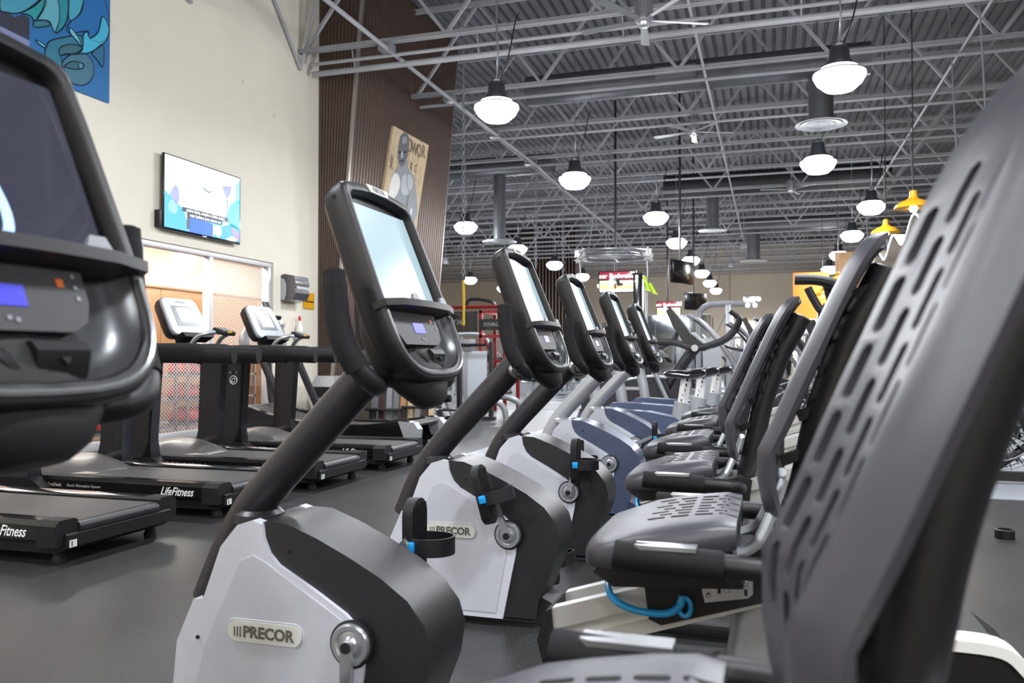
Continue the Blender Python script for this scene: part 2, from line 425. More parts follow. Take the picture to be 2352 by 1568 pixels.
# ------------------------------------------------------------------ ducts, diffusers
def duct_run(X0, X1, Y, Z, r, m, label):
    o = obj('air_duct', cyl((X0, Y, Z), (X1, Y, Z), r, 24), m); tag(o, label, 'duct')
    x = X0 + 1.2
    while x < X1 - 0.3:
        obj('duct_seam', lathe([(r, -0.02), (r + 0.012, -0.02), (r + 0.012, 0.02), (r, 0.02)], (x, Y, Z), 'X', 24), m, o); x += 1.5
    return o
d1 = duct_run(-4.3, 1.6, 14.75, 5.95, 0.27, M_duct, 'round galvanised duct running between the two nearest ceiling joists')
d2 = duct_run(-3.0, 3.2, 24.85, 6.05, 0.36, M_ddark, 'fat dark duct crossing under the deck behind the third row of lamps')
duct_run(-9.0, -5.3, 20.5, 5.98, 0.26, M_duct, 'short round duct beyond the brown corrugated block')
duct_run(-1.4, 3.0, 32.3, 5.98, 0.26, M_duct, 'far round duct near the back of the hall')
for yy, xx in ((14.45, -1.9), (14.45, 0.9)):
    obj('duct_grille', b2(xx, xx + 0.7, yy - 0.02, yy, 5.85, 6.05), M_steel, d1, bevel=0.005)
def diffuser(X, Y, zt, zb, rp, rd, label, m=M_duct):
    t = thing('duct_drop', label, 'air diffuser', (X, Y, zb), 'round diffusers hanging from the ducts')
    obj('drop_pipe', cyl((X, Y, zb + 0.06), (X, Y, zt), rp, 20), m, t)
    obj('diffuser_cone', lathe([(rp, 0.09), (rd * 0.7, 0.05), (rd, 0.015), (rd, 0), (rd * 0.93, 0.0), (rd * 0.6, 0.045)], (X, Y, zb), 'Z', 28), M_lsteel, t)
    for i, q in enumerate((0.75, 0.5, 0.27)):
        obj('diffuser_ring', lathe([(rd * q, 0.0 + i * 0.004), (rd * (q + 0.07), -0.006), (rd * (q + 0.07), 0.002), (rd * q, 0.03)], (X, Y, zb), 'Z', 28), M_lsteel if i != 1 else M_steel, t)
    return t
diffuser(0.83, 14.75, 5.72, 4.9, 0.2, 0.42, 'large round air diffuser with concentric rings below a silver drop pipe')
diffuser(-1.6, 24.85, 5.74, 4.7, 0.18, 0.42, 'small round diffuser under the fat dark duct, near the hanging fan row')
diffuser(-6.75, 20.5, 5.75, 4.0, 0.16, 0.45, 'round diffuser on a silver pipe beyond the brown corrugated block')
diffuser(-0.6, 32.3, 5.75, 4.6, 0.25, 0.5, 'far round diffuser on a silver drop pipe before the back wall')

# ------------------------------------------------------------------ high bay lamps
def lamp_proto():
    t = thing('high_bay_lamp', 'x', 'ceiling lamp', (0, 0, 4.35))
    obj('lens', lathe([(0.05, -0.19), (0.17, -0.17), (0.255, -0.095), (0.3, -0.01), (0.29, 0.03), (0.21, 0.09)], (0, 0, 4.35), 'Z', 28), M_lens, t)
    obj('housing', lathe([(0.21, 0.06), (0.16, 0.14), (0.12, 0.2), (0.11, 0.32), (0.08, 0.36), (0.04, 0.38), (0.02, 0.42)], (0, 0, 4.35), 'Z', 24), mat('dark_lamp_housing', '3c3d42', 0.4, metal=0.4), t)
    obj('lens_rim', lathe([(0.285, 0.015), (0.302, 0.02), (0.302, 0.035), (0.27, 0.045)], (0, 0, 4.35), 'Z', 28), M_steel, t)
    obj('hanger', tube([(0, 0, 4.75), (0.02, 0, 5.1), (0, 0, 5.6), (0, 0, 7.32)], 0.012, 6, 2), M_steel, t)
    obj('supply_cord', tube([(0.03, 0.02, 4.7), (0.16, 0.03, 5.05), (0.25, 0.04, 5.5), (0.3, 0.05, 5.62)], 0.01, 6, 3), M_black, t)
    return t
lp = lamp_proto(); km = CH()
rows_ = {'first': 10.5, 'second': 15.15, 'third': 19.85, 'fourth': 24.4, 'fifth': 29.0, 'sixth': 33.6, 'seventh': 38.2, 'eighth': 42.6}
aisles = (('over the middle aisle', -3.5, ('first', 'second')), ('over the middle aisle', -2.6, ('third', 'fourth', 'fifth', 'sixth', 'seventh', 'eighth')),
          ('over the bikes side', 0.8, ('first', 'second')), ('beside the front desk', 2.15, ('third', 'fourth', 'fifth', 'sixth', 'seventh')),
          ('beyond the brown block', -7.45, ('third', 'fourth', 'fifth', 'sixth', 'seventh')), ('over the far side hall', -12.4, ('fourth', 'fifth', 'sixth', 'seventh')))
used = False
def area(X, Y, Z, w, size=0.56, parent=None, rot=(0, 0, 0), col=(0.93, 0.96, 1.0), shape='DISK', sy=None, name='lamp_light'):
    ld = bpy.data.lights.new(name, 'AREA'); ld.shape = shape; ld.size = size; ld.energy = w; ld.color = col
    if sy: ld.size_y = sy
    lo = bpy.data.objects.new(name, ld); COL.objects.link(lo); lo.location = (X, Y, Z); lo.rotation_euler = rot
    return lo
def up(X, Y):   # light leaking upward from the open top of the glass reflector
    ld = bpy.data.lights.new('lamp_uplight', 'POINT'); ld.energy = UP_W; ld.shadow_soft_size = 0.15; ld.color = (0.93, 0.96, 1.0)
    lo = bpy.data.objects.new('lamp_uplight', ld); COL.objects.link(lo); lo.location = (X, Y, 4.98)
    ld = bpy.data.lights.new('lamp_sidelight', 'POINT'); ld.energy = SIDE_W; ld.shadow_soft_size = 0.25; ld.color = (0.95, 0.97, 1.0)
    lo = bpy.data.objects.new('lamp_sidelight', ld); COL.objects.link(lo); lo.location = (X, Y, 3.88)
for nm, X, rs in aisles:
    for r in rs:
        Yl = rows_[r]; lab = 'glowing round high bay lamp, %s one %s' % (r if not (X == -2.6) else r, nm)
        if nm == 'beside the front desk': lab = 'glowing round high bay lamp %s, in the %s cross row' % (nm, r)
        if nm == 'beyond the brown block': lab = 'glowing round lamp past the brown block, in the %s cross row' % r
        if nm == 'over the far side hall': lab = 'small glowing lamp over the far side hall, in the %s cross row' % r
        if not used: lp.location = (X, Yl, 4.35); lp['label'] = lab; lp['group'] = 'high bay lamps'; used = True
        else: dup(lp, (X, Yl, 4.35), lab, 'high bay lamps', kidmap=km)
        area(X, Yl, 4.35 - 0.2, LAMP_W); up(X, Yl)
# the same lamp grid goes on above and behind the camera, outside the picture
for X in (-3.5, 0.8, 5.0):
    for Y_, w_ in ((5.85, 'just above the top edge'), (1.2, 'straight overhead'), (-3.0, 'behind the viewer')):
        dup(lp, (X, Y_, 4.35), 'high bay lamp out of the picture %s, over the %s' % (w_, {-3.5: 'treadmill aisle', 0.8: 'bike seats', 5.0: 'open floor'}[X]), 'high bay lamps out of frame', kidmap=km)
        area(X, Y_, 4.15, LAMP_W); up(X, Y_)

# ------------------------------------------------------------------ ceiling fans
def fan(X, Y, Z, label, r=0.72, nbl=6, a0=0.2):
    t = thing('ceiling_fan', label, 'fan', (X, Y, Z), 'hanging ceiling fans')
    obj('motor', lathe([(0.07, -0.02), (0.1, 0.0), (0.11, 0.03), (0.11, 0.23), (0.09, 0.27), (0.04, 0.29)], (X, Y, Z), 'Z', 20), M_steel, t)
    fb = nb()
    for i in range(16):
        a = i / 16 * 2 * PI; box(fb, (X + 0.112 * math.cos(a), Y + 0.112 * math.sin(a), Z + 0.13), (0.008, 0.02, 0.2), RZ(a))
    obj('cooling_fins', fb, M_silver, t, kind='stuff')
    obj('end_cap', lathe([(0.03, -0.06), (0.07, -0.055), (0.085, -0.02), (0.085, 0.0)], (X, Y, Z), 'Z', 20), M_silver, t)
    obj('down_rod', cyl((X, Y, Z + 0.28), (X, Y, 6.9), 0.02, 8), M_steel, t)
    obj('canopy', lathe([(0.02, -0.12), (0.05, -0.1), (0.06, 0)], (X, Y, Z + 0.62), 'Z', 12), M_steel, t)
    for i in range(nbl):
        a = a0 + i / nbl * 2 * PI
        b = pxy([(0.08, -0.02), (0.2, -0.04), (r, -0.065), (r + 0.02, 0.0), (r, 0.055), (0.2, 0.04), (0.08, 0.02)], -0.004, 0.004)
        bmesh.ops.transform(b, matrix=Matrix.Translation((X, Y, Z + 0.02)) @ RZ(a) @ RX(0.2), verts=b.verts)
        obj('blade', b, mat('fan_blade', '8e9092', 0.35, metal=0.5), t, smooth=False)
fan(-1.45, 10.0, 5.07, 'nearest ceiling fan, cut by the top of the picture', 0.8, 5, 2.95)
fan(-1.4, 16.3, 5.35, 'middle hanging ceiling fan with silver finned motor', 0.8, 5, 2.9)
fan(0.55, 23.2, 5.45, 'far hanging ceiling fan, partly behind a lamp', 0.8, 3, 3.4)
# fixtures hanging in the row of fans (small boxes with downrods)
for (X, Y, Z) in ((-0.9, 31.0, 4.9), (-1.6, 37.0, 4.9), (-12.3, 30.5, 4.7)):
    t = thing('ceiling_speaker', {-0.9: 'small grey box speaker on a thin rod', -1.6: 'farther grey box speaker on a thin rod', -12.3: 'small grey box hanging past the brown block'}[X], 'speaker', (X, Y, Z))
    obj('box', bx((X, Y, Z + 0.13), (0.22, 0.22, 0.26)), M_steel, t, bevel=0.02); obj('rod', cyl((X, Y, Z + 0.25), (X, Y, 6.9), 0.015, 6), M_steel, t)

# ------------------------------------------------------------------ recumbent bikes
# build coordinates: rows stand along Y, the rider looks towards -X; floor at z = FL
FL = 0.0385; S = 1.04
BORG = (-0.45, 0.0, FL)
def bike_proto():
    t = thing('recumbent_bike', 'x', 'exercise bike', BORG)
    base = nb(); b2(-1.27, 0.42, -0.055, 0.055, FL + 0.012, FL + 0.06, base)
    obj('base_beam', base, M_rubber, t, bevel=0.012)
    for xx in (-1.22, 0.40):
        obj('stabiliser_foot', b2(xx - 0.035, xx + 0.035, -0.26, 0.26, FL, FL + 0.05), M_rubber, t, bevel=0.015)
    # shroud: dark core with rounded back, white side cheeks
    core = [(-1.29, .075), (-1.345, .2), (-1.335, .33), (-1.285, .43), (-1.215, .56), (-1.165, .61), (-1.11, .622), (-1.057, .62), (-.98, .592), (-.90, .556), (-.82, .515),
            (-.755, .47), (-.715, .42), (-.70, .37), (-.71, .30), (-.745, .21), (-.775, .14), (-.785, .075)]
    obj('shroud_core', pxz(core, -0.105, 0.105), M_char, t, bevel=0.045, seg=4, ang=60)
    white = [(-1.30, .07), (-1.357, .2), (-1.345, .33), (-1.302, .425), (-1.298, .432), (-1.272, .436), (-1.225, .56), (-1.18, .612), (-1.14, .625), (-1.115, .618), (-1.11, .585),
             (-1.095, .552), (-1.07, .527), (-.98, .479), (-.90, .432), (-.875, .41), (-.852, .37), (-.857, .30), (-.878, .2), (-.905, .07)]
    for s in (-1, 1):
        p = pxz(white, s * 0.085, s * 0.116)
        obj('side_cheek', p, M_shroud, t, bevel=0.012, seg=3, ang=50)
        inset = [(-1.27, .09), (-1.30, .2), (-1.26, .34), (-1.17, .53), (-1.135, .545), (-1.1, .53), (-1.05, .50), (-.97, .455), (-.91, .42), (-.89, .37), (-.89, .30), (-.91, .2), (-.93, .09)]
        obj('cheek_inset', pxz(inset, s * 0.112, s * 0.1185), M_shroud2, t, bevel=0.004)
        plate = []
        for i in range(24):
            a = 2 * PI * i / 24; cxp = 0.073 if math.cos(a) >= 0 else -0.073
            plate.append((-1.103 + cxp + 0.024 * math.cos(a), .372 + 0.024 * math.sin(a)))
        bp = obj('badge_plate', pxz(plate, s * 0.117, s * 0.1225), M_badge, t, bevel=0.002)
        obj('badge_ring', tube([(x, s * 0.118, z) for (x, z) in [(-1.103 + (q[0] + 1.103) * 1.03, .372 + (q[1] - .372) * 1.12) for q in plate]], 0.0022, 6, 1, closed=True), M_shroud2, bp)
        text('PRECOR', 0.036, bp, (-1.092, s * 0.1232, .371), (1, 0, 0) if s < 0 else (-1, 0, 0), (0, 0, 1), mat('badge_ink', '5a5955', 0.5), bold=0.0012, xs=0.98)
        if s < 0:
            lb = nb()
            for i in range(3): box(lb, (-1.181 + i * 0.008, s * 0.1232, .371), (0.0028, 0.001, 0.025 - (2 - i) * 0.002))
            obj('logo_bars', lb, mat('badge_ink', '5a5955', 0.5), bp, kind='stuff')
        obj('crank_ring', lathe([(0.052, 0), (0.052, 0.008), (0.046, 0.010), (0.046, 0.0)], (-.882, s * 0.114, .37), 'Y', 32) if s > 0 else lathe([(0.052, 0), (0.052, -0.008), (0.046, -0.010), (0.046, 0.0)], (-.882, s * 0.114, .37), 'Y', 32), M_rubber, t)
        obj('crank_disc', lathe([(0.047, s * 0.004), (0.047, s * 0.012), (0.043, s * 0.018), (0.034, s * 0.018), (0.03, s * 0.014), (0.02, s * 0.016), (0.016, s * 0.022)], (-.882, s * 0.114, .37), 'Y', 32), M_silver, t)
        obj('bolt_hole', lathe([(0.005, 0), (0.005, s * 0.003)], (-1.048, s * 0.104, .558), 'Y', 12), M_hole, t)
        obj('bolt_hole', lathe([(0.0045, 0), (0.0045, s * 0.003)], (-1.285, s * 0.117, .345), 'Y', 12), M_hole, t)
    obj('rear_foot', pxz([(-.80, .06), (-.785, .15), (-.74, .13), (-.66, .10), (-.55, .09), (-.5, .06)], -0.07, 0.07), M_char, t, bevel=0.02, seg=3)
    # mast
    mast = [(-1.33, 0, .40), (-1.27, 0, .54), (-1.205, 0, .645), (-1.06, 0, .80), (-.91, 0, .955), (-.85, 0, 1.02)]
    obj('mast', tube(mast, lambda q: 0.047 + 0.012 * max(0, 0.35 - q), 20, 5), M_graphite, t)
    obj('mast_collar', lathe([(0.062, 0), (0.06, 0.02), (0.05, 0.03)], (-1.2, 0, .60), 'Z', 20), M_graphite, t)
    # handlebar
    for s in (-1, 1):
        hb = obj('handlebar', tube([(-.885, 0, .955), (-.85, s * .075, .942), (-.805, s * .15, .936), (-.79, s * .208, .946), (-.812, s * .24, .985), (-.835, s * .248, 1.03)], 0.021, 12, 5), M_black, t)
        obj('grip', tube([(-.808, s * .236, .975), (-.83, s * .247, 1.02), (-.845, s * .25, 1.07), (-.852, s * .25, 1.12), (-.856, s * .25, 1.170), (-.857, s * .25, 1.180)], [0.0255] * 5 + [0.024] * 1 + [0.018], 14, 5), M_foam, hb)
        obj('bar_clamp', cyl((-.875, s * .055, .955), (-.855, s * .085, .948), 0.027, 14), M_silver, t)
    return t
def console_parts(t):
    P0 = Vector((-.892, 0, 1.402)); d = Vector((.365, 0, -.931)).normalized(); n = Vector((.931, 0, .365)).normalized()
    def F(v, w, q): return P0 + d * w + n * q + Vector((0, v + .008, 0))
    def outline(sc=1.0, dw=0.0, sb=1.0):
        o = []
        hw, r = 0.175, 0.032; ctr = 0.235
        pts = []
        for i in range(7):   # top edge with slight arch
            u = -1 + 2 * i / 6; pts.append((u * (hw - r), 0.0 + 0.012 * u * u))
        for i in range(1, 5):
            a = PI / 2 * i / 4; pts.append((hw - r + r * math.sin(a), 0.012 + r - r * math.cos(a)))
        for w in (0.10, 0.16, 0.22, 0.28): pts.append((hw + 0.014 * w / 0.28, w))
        for i in range(0, 17):
            a = PI * i / 16; pts.append(((hw + 0.014) * math.copysign(abs(math.cos(a)) ** 0.62, math.cos(a)), 0.33 + 0.155 * abs(math.sin(a)) ** 0.62))
        for w in (0.28, 0.22, 0.16, 0.10): pts.append((-hw - 0.014 * w / 0.28, w))
        for i in range(0, 4):
            a = PI / 2 * i / 4; pts.append((-(hw - r) - r * math.cos(a), 0.012 + r - r * math.sin(a)))
        for v, w in pts: o.append((v * sc, ctr + (w - ctr) * sc * sb + dw))
        return o
    rings = []
    for sc, dw, q in ((0.66, -0.02, -0.078), (0.86, -0.01, -0.072), (0.96, 0, -0.058), (0.995, 0, -0.035), (1.005, 0, -0.012), (0.995, 0, -0.003), (0.98, 0, 0.0), (0.91, 0, 0.001), (0.895, 0, -0.003), (0.885, 0, -0.02), (0.87, 0.0, -0.045)):
        rings.append([F(v, w, q) for v, w in outline(sc, dw)])
    cs = obj('console_shell', loft(rings), M_black, t, ang=50)
    # side cheeks of the back: lower pod
    pod = []
    for w, hw_, q0, q1 in ((0.27, 0.10, -0.05, -0.12), (0.34, 0.135, -0.03, -0.135), (0.42, 0.14, -0.012, -0.13), (0.485, 0.11, -0.012, -0.10), (0.52, 0.075, -0.02, -0.08), (0.535, 0.045, -0.035, -0.07)):
        ring = []
        for i in range(20):
            a = 2 * PI * i / 20; ring.append(F(hw_ * math.cos(a), w, (q0 + q1) / 2 + (q0 - q1) / 2 * math.sin(a)))
        pod.append(ring)
    obj('console_pod', loft(pod), M_rubber, t)
    obj('rear_spine', loft([[F(v, w, q) for v, q in ((-0.05, -0.06), (0.05, -0.06), (0.035, -0.06 - th), (-0.035, -0.06 - th))] for w, th in ((0.2, 0.06), (0.32, 0.1), (0.42, 0.09))]), M_black, t, bevel=0.01)
    # silver rim strip around the bowl
    rimp = [F(0.180 * math.copysign(abs(math.cos(PI * i / 20)) ** 0.62, math.cos(PI * i / 20)), 0.325 + 0.147 * abs(math.sin(PI * i / 20)) ** 0.62, 0.0015) for i in range(0, 21)]
    obj('bowl_rim', tube(rimp, 0.004, 6, 1), M_rim, cs)
    # bowl surface
    rings = []
    for sc, q in ((0.955, -0.0035), (0.90, -0.02), (0.78, -0.031), (0.55, -0.034), (0.2, -0.034)):
        rings.append([F(0.176 * sc * math.copysign(abs(math.cos(PI * i / 20)) ** 0.7, math.cos(PI * i / 20)), 0.315 + 0.155 * sc * abs(math.sin(PI * i / 20)) ** 0.62, q) for i in range(0, 21)])
    obj('bowl', grid(rings), M_bowl, cs)
    # display
    def slab(w0, w1, h0, h1, q0, q1, bm=None):
        return loft([[F(-h0, w0, q), F(h0, w0, q), F(h1, w1, q), F(-h1, w1, q)] for q in (q0, q1)], bm)
    obj('display_bezel', slab(0.03, 0.318, 0.158, 0.162, -0.04, -0.020), M_blackgloss, cs)
    obj('screen', slab(0.052, 0.305, 0.150, 0.158, -0.022, -0.0185), M_screen, cs)
    obj('top_badge', loft([[F(v, w, q) for v, w in ((-0.055, 0.004), (0.055, 0.004), (0.045, 0.022), (-0.045, 0.022))] for q in (-0.004, 0.004)]), M_badge, cs, bevel=0.004)
    text('PRECOR', 0.016, cs, F(0, 0.013, 0.0045), (0, 1, 0), -d, mat('badge_ink', '5a5955', 0.5), bold=0.0006, name='top_lettering')
    # ledge
    led = [[F(v, 0.303, q) for v, q in ((-0.198, -0.02), (0.198, -0.02), (0.194, 0.012), (0.13, 0.026), (0.03, 0.03), (-0.03, 0.03), (-0.13, 0.026), (-0.194, 0.012))],
           [F(v, 0.318, q) for v, q in ((-0.198, -0.02), (0.198, -0.02), (0.191, 0.01), (0.128, 0.023), (0.03, 0.027), (-0.03, 0.027), (-0.128, 0.023), (-0.191, 0.01))]]
    obj('reading_ledge', loft(led), M_char, cs, bevel=0.003)
    for v in (-0.06, 0.10):
        obj('ledge_clip', loft([[F(v - 0.02, 0.303, 0.018), F(v + 0.02, 0.303, 0.018), F(v + 0.012, 0.288, 0.022), F(v - 0.012, 0.288, 0.022)], [F(v - 0.02, 0.303, 0.026), F(v + 0.02, 0.303, 0.026), F(v + 0.012, 0.288, 0.027), F(v - 0.012, 0.288, 0.027)]]), M_steel, cs)
    # lower control window
    lc = []
    for q in (-0.03, -0.0085):
        lc.append([F(v, w, q) for v, w in ((-0.155, 0.318), (0.095, 0.318), (0.095, 0.36), (0.085, 0.385), (0.06, 0.398), (-0.12, 0.398), (-0.145, 0.37))])
    obj('control_window', loft(lc), mat('control_window_plastic', '2c2d31', 0.5), cs, bevel=0.004)
    obj('lcd', loft([[F(v, w, q) for v, w in ((-0.052, 0.345), (0.008, 0.345), (0.008, 0.370), (-0.052, 0.370))] for q in (-0.01, -0.0075)]), M_lcd, cs)
    obj('status_led', loft([[F(v, w, q) for v, w in ((0.055, 0.333), (0.064, 0.333), (0.064, 0.343), (0.055, 0.343))] for q in (-0.01, -0.0072)]), M_led, cs)
    bn = nb()
    for (v, w) in ((0.08, 0.328), (0.08, 0.342), (0.08, 0.356), (-0.02, 0.384), (-0.01, 0.386)):
        slab_c = [[F(v - 0.0025, w - 0.0025, q), F(v + 0.0025, w - 0.0025, q), F(v + 0.0025, w + 0.0025, q), F(v - 0.0025, w + 0.0025, q)] for q in (-0.009, -0.0072)]; loft(slab_c, bn)
    obj('control_icons', bn, M_steel, cs, kind='stuff')
    # phone cradle in the bowl
    cr = []
    for w, hv, q in ((0.405, 0.04, -0.03), (0.409, 0.037, -0.008), (0.422, 0.036, -0.003), (0.448, 0.034, -0.016), (0.456, 0.034, -0.03)):
        cr.append([F(0.035 - hv, w, -0.034), F(0.035 - hv, w, q), F(0.035 + hv, w, q), F(0.035 + hv, w, -0.034)])
    pc = obj('phone_cradle', loft(cr), M_black, cs, bevel=0.006, seg=2)
    obj('cradle_rib', tube([F(-0.055, 0.405, -0.028), F(-0.035, 0.425, -0.02), F(-0.01, 0.45, -0.026)], 0.010, 8, 4), M_black, cs)
    obj('cradle_mark', loft([[F(v, w, q) for v, w in ((0.028, 0.43), (0.042, 0.43), (0.035, 0.438))] for q in (-0.012, -0.0045)]), M_hole, cs)
    obj('side_bolt', cyl(F(-0.168, 0.045, -0.03), F(-0.176, 0.045, -0.03), 0.005, 10), M_hole, cs)
    obj('side_seam', tube([F(-0.178, 0.285, -0.004), F(-0.177, 0.285, -0.05)], 0.002, 6, 1), M_hole, cs)

SEAT = ('seat_pan', 'seat_base', 'seat_slots', 'side_grip', 'grip_plate', 'grip_tube', 'carriage', 'carriage_plate', 'plate_bolt', 'release_lever', 'lever_eye', 'backrest', 'back_post', 'back_clip', 'back_bracket')
PROF = [(.705, -.012), (.76, -.022), (.82, -.022), (.875, .004), (.95, .036), (1.046, .079), (1.12, .112), (1.175, .140), (1.205, .160), (1.222, .178)]
def prof(z):
    for (z0, x0), (z1, x1) in zip(PROF, PROF[1:]):
        if z <= z1: return x0 + (x1 - x0) * (z - z0) / (z1 - z0)
    return PROF[-1][1]
def backrest_bm():
    bm = nb(); rowh = 0.0125; N = 4 * 9; z0 = .705; z1 = 1.222
    def pos(s, t):
        z = z0 + (z1 - z0) * t
        # narrower at both ends, rounded corners
        k = 1.0
        if t > 0.86: k = math.sqrt(max(0.0, 1 - ((t - 0.86) / 0.14) ** 2)) * 0.45 + 0.55
        if t < 0.12: k = 0.80 + 0.20 * math.sin(PI / 2 * t / 0.12)
        k *= (0.93 + 0.07 * math.sin(PI * min(1, t * 1.1)))
        y = s * k
        a = abs(s)
        wing = 0.0
        if a > 0.112: wing = 0.25 * (a - 0.112) + 8.0 * (a - 0.112) ** 2
        hollow = 0.02 * (1 - (min(a, 0.112) / 0.112) ** 2)
        return Vector((prof(z) + .016 + wing + hollow, y, z))
    V = {}
    def vert(s, t):
        key = (round(s, 5), round(t, 5))
        if key not in V: V[key] = bm.verts.new(pos(s, t))
        return V[key]
    faces = []
    NC = 6; cw = 0.224 / NC
    T = [i / N for i in range(N + 1)]
    lo, hi = 3, N - 4
    for c in range(NC):
        s0 = -0.112 + c * cw; s1 = s0 + cw
        i = 0
        def quad(i):
            faces.append(bm.faces.new((vert(s0, T[i]), vert(s1, T[i]), vert(s1, T[i + 1]), vert(s0, T[i + 1]))))
        off = (c % 2) * 2 + lo
        while i < N:
            if i >= off and (i - off) % 4 == 0 and i + 4 <= hi:
                L = [vert(s0, T[i + q]) for q in range(5)]; R = [vert(s1, T[i + q]) for q in range(5)]
                outer = L[::-1] + R   # 10 verts: down left, up right
                sm = (s0 + s1) / 2; hw = cw * 0.25; ta, tb = T[i], T[i + 4]; g = (tb - ta)
                lft = [(sm - hw * f, ta + g * q) for f, q in ((0.45, 0.07), (1, 0.16), (1, 0.5), (1, 0.84), (0.45, 0.93))]
                rgt = [(sm + hw * f, ta + g * q) for f, q in ((0.45, 0.07), (1, 0.16), (1, 0.5), (1, 0.84), (0.45, 0.93))]
                inner = [vert(*p) for p in lft[::-1]] + [vert(*p) for p in rgt]
                for q in range(10):
                    a, b = outer[q], outer[(q + 1) % 10]; e, f = inner[(q + 1) % 10], inner[q]
                    faces.append(bm.faces.new((a, b, e, f)))
                i += 4
            else: quad(i); i += 1
    for sgn in (-1, 1):
        ss = [0.112, 0.117, 0.122, 0.128, 0.135, 0.143, 0.149, 0.153]
        for q in range(len(ss) - 1):
            for i in range(N):
                faces.append(bm.faces.new((vert(sgn * ss[q], T[i]), vert(sgn * ss[q + 1], T[i]), vert(sgn * ss[q + 1], T[i + 1]), vert(sgn * ss[q], T[i + 1]))))
    bmesh.ops.recalc_face_normals(bm, faces=bm.faces)
    bmesh.ops.solidify(bm, geom=bm.faces[:], thickness=-0.012)
    return bm
def seat_parts(t):
    # rail (stays) and rear pouch
    rl = lambda x: .404 + (x + .46) * .33
    rail = nb(); 
    for s in (-1, 1): pxz([(-.455, rl(-.455) + .02), (.24, rl(.24) + .02), (.24, rl(.24) + .055), (-.44, rl(-.44) + .065)], s * .045, s * .075, rail)
    obj('seat_rail', rail, M_alu, t, bevel=0.004)
    rail = pxz([(-.45, rl(-.45) - .025), (.24, rl(.24) - .02), (.24, rl(.24) + .035), (-.45, rl(-.45) + .03)], -.05, .05)
    obj('rail_core', rail, M_alu, t)
    ll = nb()
    for s in (-1, 1): pxz([(-.44, rl(-.44) - .035), (.24, rl(.24) - .03), (.24, rl(.24) - .008), (-.44, rl(-.44) - .010)], s * .045, s * .078, ll)
    obj('lower_rail', ll, M_alu, t, bevel=0.003)
    obj('rail_end_cap', pxz([(-.47, rl(-.46) + .005), (-.452, rl(-.46) + .066), (-.44, rl(-.44) + .066), (-.425, rl(-.44) - .09), (-.455, rl(-.46) - .05)], -.083, .083), M_rubber, t, bevel=0.006)
    obj('rail_post', tube([(-.03, 0, .06), (-.05, 0, .3), (-.02, 0, .52)], 0.05, 16, 3), M_lsteel, t)
    obj('rail_post', tube([(.19, 0, .06), (.19, 0, .3), (.17, 0, .60)], 0.045, 16, 3), M_rubber, t)
    pch = [(.20, .49), (.38, .49), (.425, .455), (.44, .42), (.415, .36), (.405, .25), (.38, .13), (.36, .07), (.2, .07)]
    obj('storage_pouch', pxz(pch, -.12, .12), M_rubber, t, bevel=0.02, seg=3)
    rim = [(.20, .50), (.30, .503), (.385, .497), (.425, .465), (.45, .425), (.425, .37), (.415, .30)]
    sp = [p for p in smooth_pts([(x, 0, z) for x, z in rim], 4)]
    rows = []
    for p in sp: rows.append([Vector((p.x - 0.0, y_, p.z)) for y_ in (-.131, -.07)])
    obj('pouch_rim', grid(rows, th=0.02), M_white, t)
    # seat
    rg = []
    for x, hw, zt, zb in ((-.358, .09, .605, .592), (-.352, .145, .632, .58), (-.335, .175, .648, .575), (-.30, .195, .66, .575), (-.25, .205, .673, .578), (-.20, .21, .683, .585), (-.14, .212, .692, .60), (-.09, .205, .697, .62), (-.062, .195, .69, .64)):
        ring = []
        for i in range(24):
            a = 2 * PI * i / 24; cc, ss = math.cos(a), math.sin(a)
            yy = hw * math.copysign(abs(cc) ** 0.55, cc)
            e = abs(ss) ** 0.6
            if ss >= 0:
                zz = (zt + zb) / 2 + (zt - zb) / 2 * e + 0.010 * (abs(yy) / hw) ** 2 * (1 if x > -.3 else 0)
            else: zz = (zt + zb) / 2 - (zt - zb) / 2 * e
            ring.append(Vector((x, yy, zz)))
        rg.append(ring)
    sp_ = obj('seat_pan', loft(rg), M_pad, t, ang=60)
    sl = nb()
    for r_ in range(7):
        y_ = -.105 + r_ * .035; x = -.235 + (r_ % 2) * .02
        while x < -.095:
            L = .034 if (r_ % 2 == 0) else .024
            zc = 0.0
            pxy([(x, y_ - .0025), (x + .004, y_ - .0048), (x + L - .004, y_ - .0048), (x + L, y_ - .0025), (x + L, y_ + .0025), (x + L - .004, y_ + .0048), (x + .004, y_ + .0048), (x, y_ + .0025)], zc - .006, zc + .0026, sl); x += L + .012
    ST = [(-.30, .195, .66, .575), (-.25, .205, .673, .578), (-.20, .21, .683, .585), (-.14, .212, .692, .60), (-.09, .205, .697, .62), (-.062, .195, .69, .64)]
    for v in sl.verts:
        x = v.co.x; q0, q1 = ST[0], ST[1]
        for A_, B_ in zip(ST, ST[1:]):
            if A_[0] <= x <= B_[0]: q0, q1 = A_, B_
        f = (x - q0[0]) / (q1[0] - q0[0]); hw, zt, zb = [q0[i] + (q1[i] - q0[i]) * f for i in (1, 2, 3)]
        cc = (abs(v.co.y) / hw) ** (1 / .55); e = (1 - cc * cc) ** .3
        v.co.z = (zt + zb) / 2 + (zt - zb) / 2 * e + .01 * (abs(v.co.y) / hw) ** 2 + (0.001 if v.co.z > 0 else -.004)
    obj('seat_slots', sl, M_hole, sp_, kind='stuff')
    obj('seat_base', pxz([(-.33, .585), (-.25, .635), (-.14, .655), (-.075, .655), (-.06, .62), (-.05, .575), (-.29, .56)], -.18, .18), M_black, t, bevel=0.02, seg=3)
